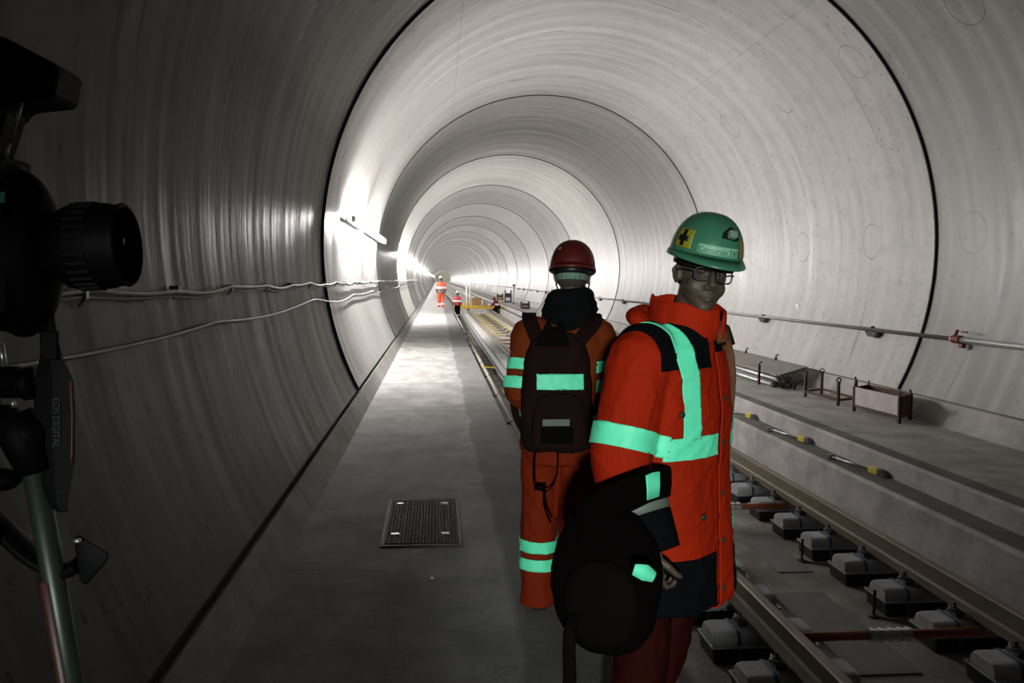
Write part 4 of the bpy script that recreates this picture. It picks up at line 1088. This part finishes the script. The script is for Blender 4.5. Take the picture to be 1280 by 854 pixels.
def LW(px, py, Y): return loc(W(px, py, Y))
ribbon('shoulder_strap', [LW(722, 675, 2.24), LW(726, 652, 2.20), LW(750, 635, 2.17), LW(780, 621, 2.155), LW(812, 608, 2.18), LW(834, 603, 2.30), LW(838, 603, 2.46)], [.026, .036, .043, .045, .044, .042, .04], M['packblack'], r, V(0, 0, 1))
ribbon('strap_stripe', [LW(808, 610, 2.165), LW(816, 607, 2.18), LW(824, 605, 2.195)], [.034, .036, .034], M['tape'], r, V(0, 0, 1), .004)
ribbon('second_strap', [LW(722, 760, 2.2), LW(712, 792, 2.14), LW(712, 850, 2.13), LW(710, 900, 2.13), LW(708, 935, 2.13)], [.010, .017, .018, .018, .016], M['strap'], r, V(1, 0, 0))
ribbon('reflective_tab', [LW(792, 712, 2.02), LW(806, 716, 2.02), LW(818, 722, 2.03)], [.014, .021, .012], M['tape'], r, V(0, 0, 1), .003)
# ---- far workers
def far_person(base, rz, label, jm, lm, hm, crouch=0, s=1.0, band=True):
    if crouch:
        j = dict(head=V(0, .28, 1.12), neck=V(0, .20, 1.02), shR=V(.19, .16, .95), elR=V(.23, .34, .74), wrR=V(.16, .52, .62), hdR=V(0, 1, -.6), hpR=V(0, -.4, -1),
                 shL=V(-.19, .16, .95), elL=V(-.23, .34, .74), wrL=V(-.16, .52, .62), hdL=V(0, 1, -.6), hpL=V(0, -.4, -1),
                 hipR=V(.10, -.08, .50), knR=V(.16, .30, .50), anR=V(.14, .08, .085), hipL=V(-.10, -.08, .50), knL=V(-.16, .28, .30), anL=V(-.14, -.10, .085))
        tr = [(0, -.06, .44, .17, .14), (0, -.02, .60, .185, .14), (0, .06, .78, .20, .14), (0, .14, .92, .19, .12), (0, .19, .99, .11, .09)]; hp = [(0, -.1, .36, .15, .13), (0, -.08, .50, .17, .14), (0, -.04, .60, .16, .12)]
    else:
        j = dict(head=V(0, .03, 1.62), neck=V(0, .0, 1.46), shR=V(.18, 0, 1.36), elR=V(.24, -.03, 1.10), wrR=V(.22, .10, .90), hdR=V(0, .2, -1), hpR=V(-1, 0, 0),
                 shL=V(-.18, 0, 1.36), elL=V(-.24, -.03, 1.10), wrL=V(-.22, .10, .90), hdL=V(0, .2, -1), hpL=V(1, 0, 0),
                 hipR=V(.09, 0, .88), knR=V(.10, .05, .48), anR=V(.10, -.08, .085), hipL=V(-.09, 0, .88), knL=V(-.10, .05, .48), anL=V(-.10, .08, .085))
        tr = [(0, 0, .84, .19, .13), (0, 0, 1.0, .19, .135), (0, 0, 1.2, .20, .135), (0, 0, 1.34, .195, .12), (0, 0, 1.42, .12, .10), (0, 0, 1.46, .08, .08)]; hp = [(0, 0, .74, .17, .12), (0, 0, .88, .18, .13), (0, 0, .98, .16, .12)]
    P = human(dict(base=base, rz=rz, voxel=.018, hrz=0, hrx=math.radians(-10 if not crouch else -35), label=label, face=True, leg_mat=lm, jacket_mat=jm, sleeve=(.085, .08, .075, .07, .06), fold=.006, torso=tr, hips=hp, j=j))
    X, Y, Z = V(1, 0, 0), V(0, 1, 0), V(0, 0, 1)
    if band:
        z0 = 1.08 if not crouch else .66
        cut(P['jk'], [(V(0, 0, z0), -Z), (V(0, 0, z0+.11), Z)], 'reflective_band', M['tapefar'], P['root'], .006, .004)
        if not crouch:
            for s_ in 'RL':
                a, k = j['an'+s_], j['kn'+s_]; d = (k-a).normalized()
                cut(P['tro'], [(a+d*.05, -d), (a+d*.14, d)], 'reflective_band', M['tapefar'], P['root'], .006, .004, near_axis(a, k, .14))
    helmet(P['root'], P['Hm'], hm, math.radians(-3), 20)
    P['root'].scale = (s, s, s); return P
P1 = far_person((.24, 48.7, 0), math.radians(6), 'distant person in orange jacket with white band, walking away along the walkway', M['orange_far'], M['orange_far'], M['helm_w'])
cut(P1['jk'], [(V(0, 0, 1.06), V(0, 0, 1))], 'dark_waist_pack', M['darkboard'], P1['root'], .012, .01)
far_person((1.27, 52.0, -.78), math.radians(-20), 'distant person in red jacket and white helmet standing in the trough left of the rails', plain('dark_red_jacket', (.45, .04, .05, 1)), M['navy'], M['helm_w'], s=.93)
far_person((3.95, 54.0, -.555), math.radians(60), 'distant person in dark red jacket bending at the right end of the yellow machine', plain('maroon_jacket', (.22, .02, .025, 1)), M['navy'], M['helm_r'], crouch=1, s=.82)

# ------------------------------------------------------------------ camera on tripod at the left edge
G = 1.02   # distance of the gear along the tunnel
def g(px, py, dy=0): return W(px, py, G+dy)
r = empty('tripod', W(150, 854, 1.15)*1.0, label='black tripod with grey and red leg tube at the left edge', cat='tripod')
foot = W(205, 1130, 1.35); foot.z = 0
r.location = (foot.x-.25, 1.05, 0)
top = g(38, 560)
b = B(); mid = top+(foot-top)*.55
b.tube([top+(foot-top)*.02, mid], .0135, 16); b.build('upper_leg_tube', M['tripodleg'], r, True, world=True)
b = B(); off = V(-.006, -.006, 0); b.tube([top+(foot-top)*.12+off, mid+off], .010, 12); b.build('red_leg_side', M['tripodred'], r, True, world=True)
b = B(); b.tube([mid, foot+V(0, 0, .02)], .010, 14); b.ell(foot+V(0, 0, .016), (.017, .017, .016)); b.build('lower_leg_tube', M['tripodleg'], r, True, world=True)
b = B(); b.tube([g(14, 520), g(30, 552), g(44, 590)], [.024, .024, .019], 14); b.ell(g(30, 545), (.026, .022, .026)); b.build('leg_joint', M['blackgear'], r, True, world=True)
c0 = g(-40, 520)
for dx, dy in ((-.45, .25), (-.25, -.55)):
    f2 = V(c0.x+dx*.9, c0.y+dy*.9, 0); b = B(); b.tube([c0, c0+(f2-c0)*.5], .0135, 12); b.tube([c0+(f2-c0)*.5, f2+V(0, 0, .02)], .010, 12); b.ell(f2+V(0, 0, .016), (.016, .016, .016)); b.build('leg', M['tripodleg'], r, True, world=True)
b = B(); b.tube([c0+V(0, 0, -.25), c0+V(0, 0, .06)], .016, 14); b.lathe([(.0, -.03), (.035, -.03), (.035, .03), (.02, .05), (0, .05)], c0, 20); b.bar(c0, g(10, 535), .03, .04); b.build('centre_column', M['blackgear'], r, True, world=True)
b = B(); b.tube([g(-30, 478), g(22, 478)], .019, 18); b.tube([g(22, 478), g(36, 480), g(43, 480)], [.016, .020, .018], 18); b.tube([g(-60, 500), g(-20, 500)], .04, 16)
b.build('head_knob', M['blackgear'], r, True, world=True)
b = B(); b.tube([g(37, 464), g(41, 470), g(43, 480), g(41, 492)], .0018, 8); b.build('knob_rim', M['steel'], r, True, world=True)
b = B(); b.tube([g(-20, 523), g(12, 523)], .016, 18); b.tube([g(12, 523), g(22, 523)], [.013, .012], 18); b.build('lock_knob', M['blackgear'], r, True, world=True)
b = B(); b.ell(g(17, 505), (.003, .003, .004)); b.build('knob_rim', M['steel'], r, True, world=True)
b = B(); b.tube([g(1, 430), g(6, 463)], .0035, 10); b.build('bright_pin', M['steel'], r, True, world=True)
b = B(); b.ell(g(2, 600), (.022, .02, .013)); b.bar(g(-50, 585), g(2, 600), .02, .02); b.build('lever', M['blackgear'], r, True, world=True)
# pan handle / belt hanging across the leg
pts = [g(-70, 600, .05), g(-10, 648, .05), g(35, 690, .05), g(75, 714, .05), g(100, 705, .05)]
P_, R_ = lerp_path(pts, [.018, .022, .023, .019, .022], 6)
b = B(); b.tube(P_, R_, 14, flat=.45); b.rings([[g(92, 672, .04), g(98, 669, .04), g(137, 692, .04), g(134, 702, .04), g(108, 731, .04), g(100, 728, .04)], [g(92, 672, .07), g(98, 669, .07), g(137, 692, .07), g(134, 702, .07), g(108, 731, .07), g(100, 728, .07)]])
b.build('hanging_pad', M['blackgear'], r, True, .003, world=True)
b = B(); b.ell(g(97, 676, .035), (.005, .004, .003)); b.build('pad_rivet', M['steel'], r, True, world=True)

r = empty('photo_camera', g(-20, 400), label='black camera with lens hood and flash on the tripod at the left edge', cat='camera')
b = B()
b.ell(g(28, 318), (.045, .05, .098)); b.box(g(-15, 310), (.085, .10, .15)); b.box(g(-30, 225), (.09, .08, .05)); b.ell(g(10, 248), (.045, .04, .03)); b.ell(g(-5, 380), (.06, .05, .032))
me = remesh(b, .004, 5)
for v in me.vertices: v.co -= Vector(r.location)
mesh_obj('camera_body', me, M['blackgear'], r, True)
b = B(); ax = (g(150, 306)-g(60, 310)).normalized(); c = g(60, 311)
b.lathe([(.0, 0), (.036, 0), (.038, .012), (.046, .022), (.050, .032), (.050, .070), (.047, .080), (.049, .088), (.047, .091), (.044, .089), (.042, .03), (0, .028)], c, 40, ax); b.build('lens_hood', M['blackgear'], r, True, world=True)
b = B()
for k in range(30):
    a1, b1 = frame(ax); t = 2*PI*k/30; b.bar(c+ax*.036+(a1*math.cos(t)+b1*math.sin(t))*.0505, c+ax*.060+(a1*math.cos(t)+b1*math.sin(t))*.0505, .004, .003)
b.build('grip_ring', M['blackgear'], r, world=True)
b = B(); a1, b1 = frame(ax); b.ell(c+ax*.02+a1*0+V(0, 0, .0), (.028, .028, .028)); b.build('lens_glass', M['black'], r, True, world=True)
b = B(); b.ell(g(139, 263), (.0015, .0015, .0018)); b.ell(g(154, 302), (.0014, .002, .005)); b.build('hood_rim_glint', M['steel'], r, True, world=True)  # tiny bright beads stand in for glints on the hood rim
# flash head on the hot shoe
b = B()
front = [(-.0, 0)]
A = [g(-60, 60), g(-10, 51), g(8, 52), g(25, 57), g(88, 90), g(89, 97), g(84, 126), g(78, 131), g(28, 136), g(18, 150), g(-60, 160)]
b.rings([[p+V(0, -.035, 0) for p in A], [p+V(0, .035, 0) for p in A]]); b.build('flash_head', M['blackgear'], r, bevel=.006, world=True)
A = [g(-40, 130), g(26, 130), g(14, 170), g(3, 202), g(-40, 215)]
b = B(); b.rings([[p+V(0, -.025, 0) for p in A], [p+V(0, .025, 0) for p in A]]); b.build('flash_neck', M['blackgear'], r, bevel=.004, world=True)
b = B(); b.tube([g(29, 122, -.026), g(22, 145, -.026), g(14, 172, -.026)], .0022, 8); b.tube([g(12, 178, -.026), g(6, 200, -.026)], .0020, 8); b.build('bright_edge', M['steel'], r, True, world=True)
b = B(); b.box(g(3, 247, -.052), (.004, .004, .012)); b.build('green_dot', plain('green_light', (.02, .25, .10, 1), .4), r, world=True)
b = B(); b.tube([g(40, 398), g(41, 415)], .005, 8); b.box(g(16, 395, -.03), (.012, .01, .02)); b.build('strap_lug', M['blackgear'], r, True, world=True)
# neck strap
r2 = empty('camera_strap', g(62, 420), label='black neck strap with thin red edge hanging from the camera on the tripod', cat='strap')
pts = [g(62, 384), g(62, 420), g(64, 448), g(67, 475), g(68, 520), g(69, 580), g(72, 625), g(78, 640)]
P_, R_ = lerp_path(pts, [.003, .009, .013, .022, .0235, .022, .012, .006], 5)
b = B(); b.rings([[p+V(R_[i], 0, 0), p+V(0, .003, 0), p-V(R_[i], 0, 0), p-V(0, .003, 0)] for i, p in enumerate(P_)]); b.build('strap_band', M['blackgear'], r2, world=True)
b = B(); b.box(g(62, 432, -.002), (.020, .008, .035)); b.build('strap_buckle', M['blackgear'], r2, bevel=.002, world=True)
b = B(); pe = [(i, p) for i, p in enumerate(P_) if R_[i] > .0215]
b.tube([p+V(R_[i]-.0018, -.0030, 0) for i, p in pe], .0020, 6); b.build('red_edge', plain('red_edge', (.04, .005, .008, 1), .6), r2, True, world=True)
me = text_mesh('EOS DIGITAL', .0125, .0002); w_ = max(v.co.x for v in me.vertices)
t0, t1 = g(70, 560, -.0045), g(70, 498, -.0045)
for v in me.vertices:
    x, y, z = v.co; q = x/w_; v.co = t0+(t1-t0)*(1-q)*1.0+V(-.004+y*1.0, -z, 0)-Vector(r2.location)
mesh_obj('strap_text', me, plain('strap_grey_text', (.014, .016, .016, 1), .7), r2)

# ------------------------------------------------------------------ lights
# unseen fill spot added behind the camera to light the two men
sp = bpy.data.lights.new('fill_spot', 'SPOT'); so = bpy.data.objects.new('fill_spot', sp); C.objects.link(so)
so.location = (-1.05, -6.0, 2.2); tgt = Vector((.72, 3.2, .88)); so.rotation_euler = (tgt-so.location).to_track_quat('-Z', 'Y').to_euler()
sp.energy = 2400; sp.spot_size = math.radians(14.5); sp.spot_blend = .55; sp.shadow_soft_size = .12; sp.color = (.93, 1.0, .93)
w = bpy.data.worlds.new('world'); sc.world = w; w.use_nodes = True; w.node_tree.nodes['Background'].inputs[0].default_value = (0, 0, 0, 1)
sc.view_settings.view_transform = 'Standard'; sc.view_settings.look = 'None'; sc.view_settings.gamma = 1; sc.view_settings.use_curve_mapping = False
sc.view_settings.exposure = 0
sc.cycles.diffuse_bounces = 4; sc.cycles.max_bounces = 8; sc.cycles.use_denoising = True
sc.cycles.sample_clamp_indirect = 8
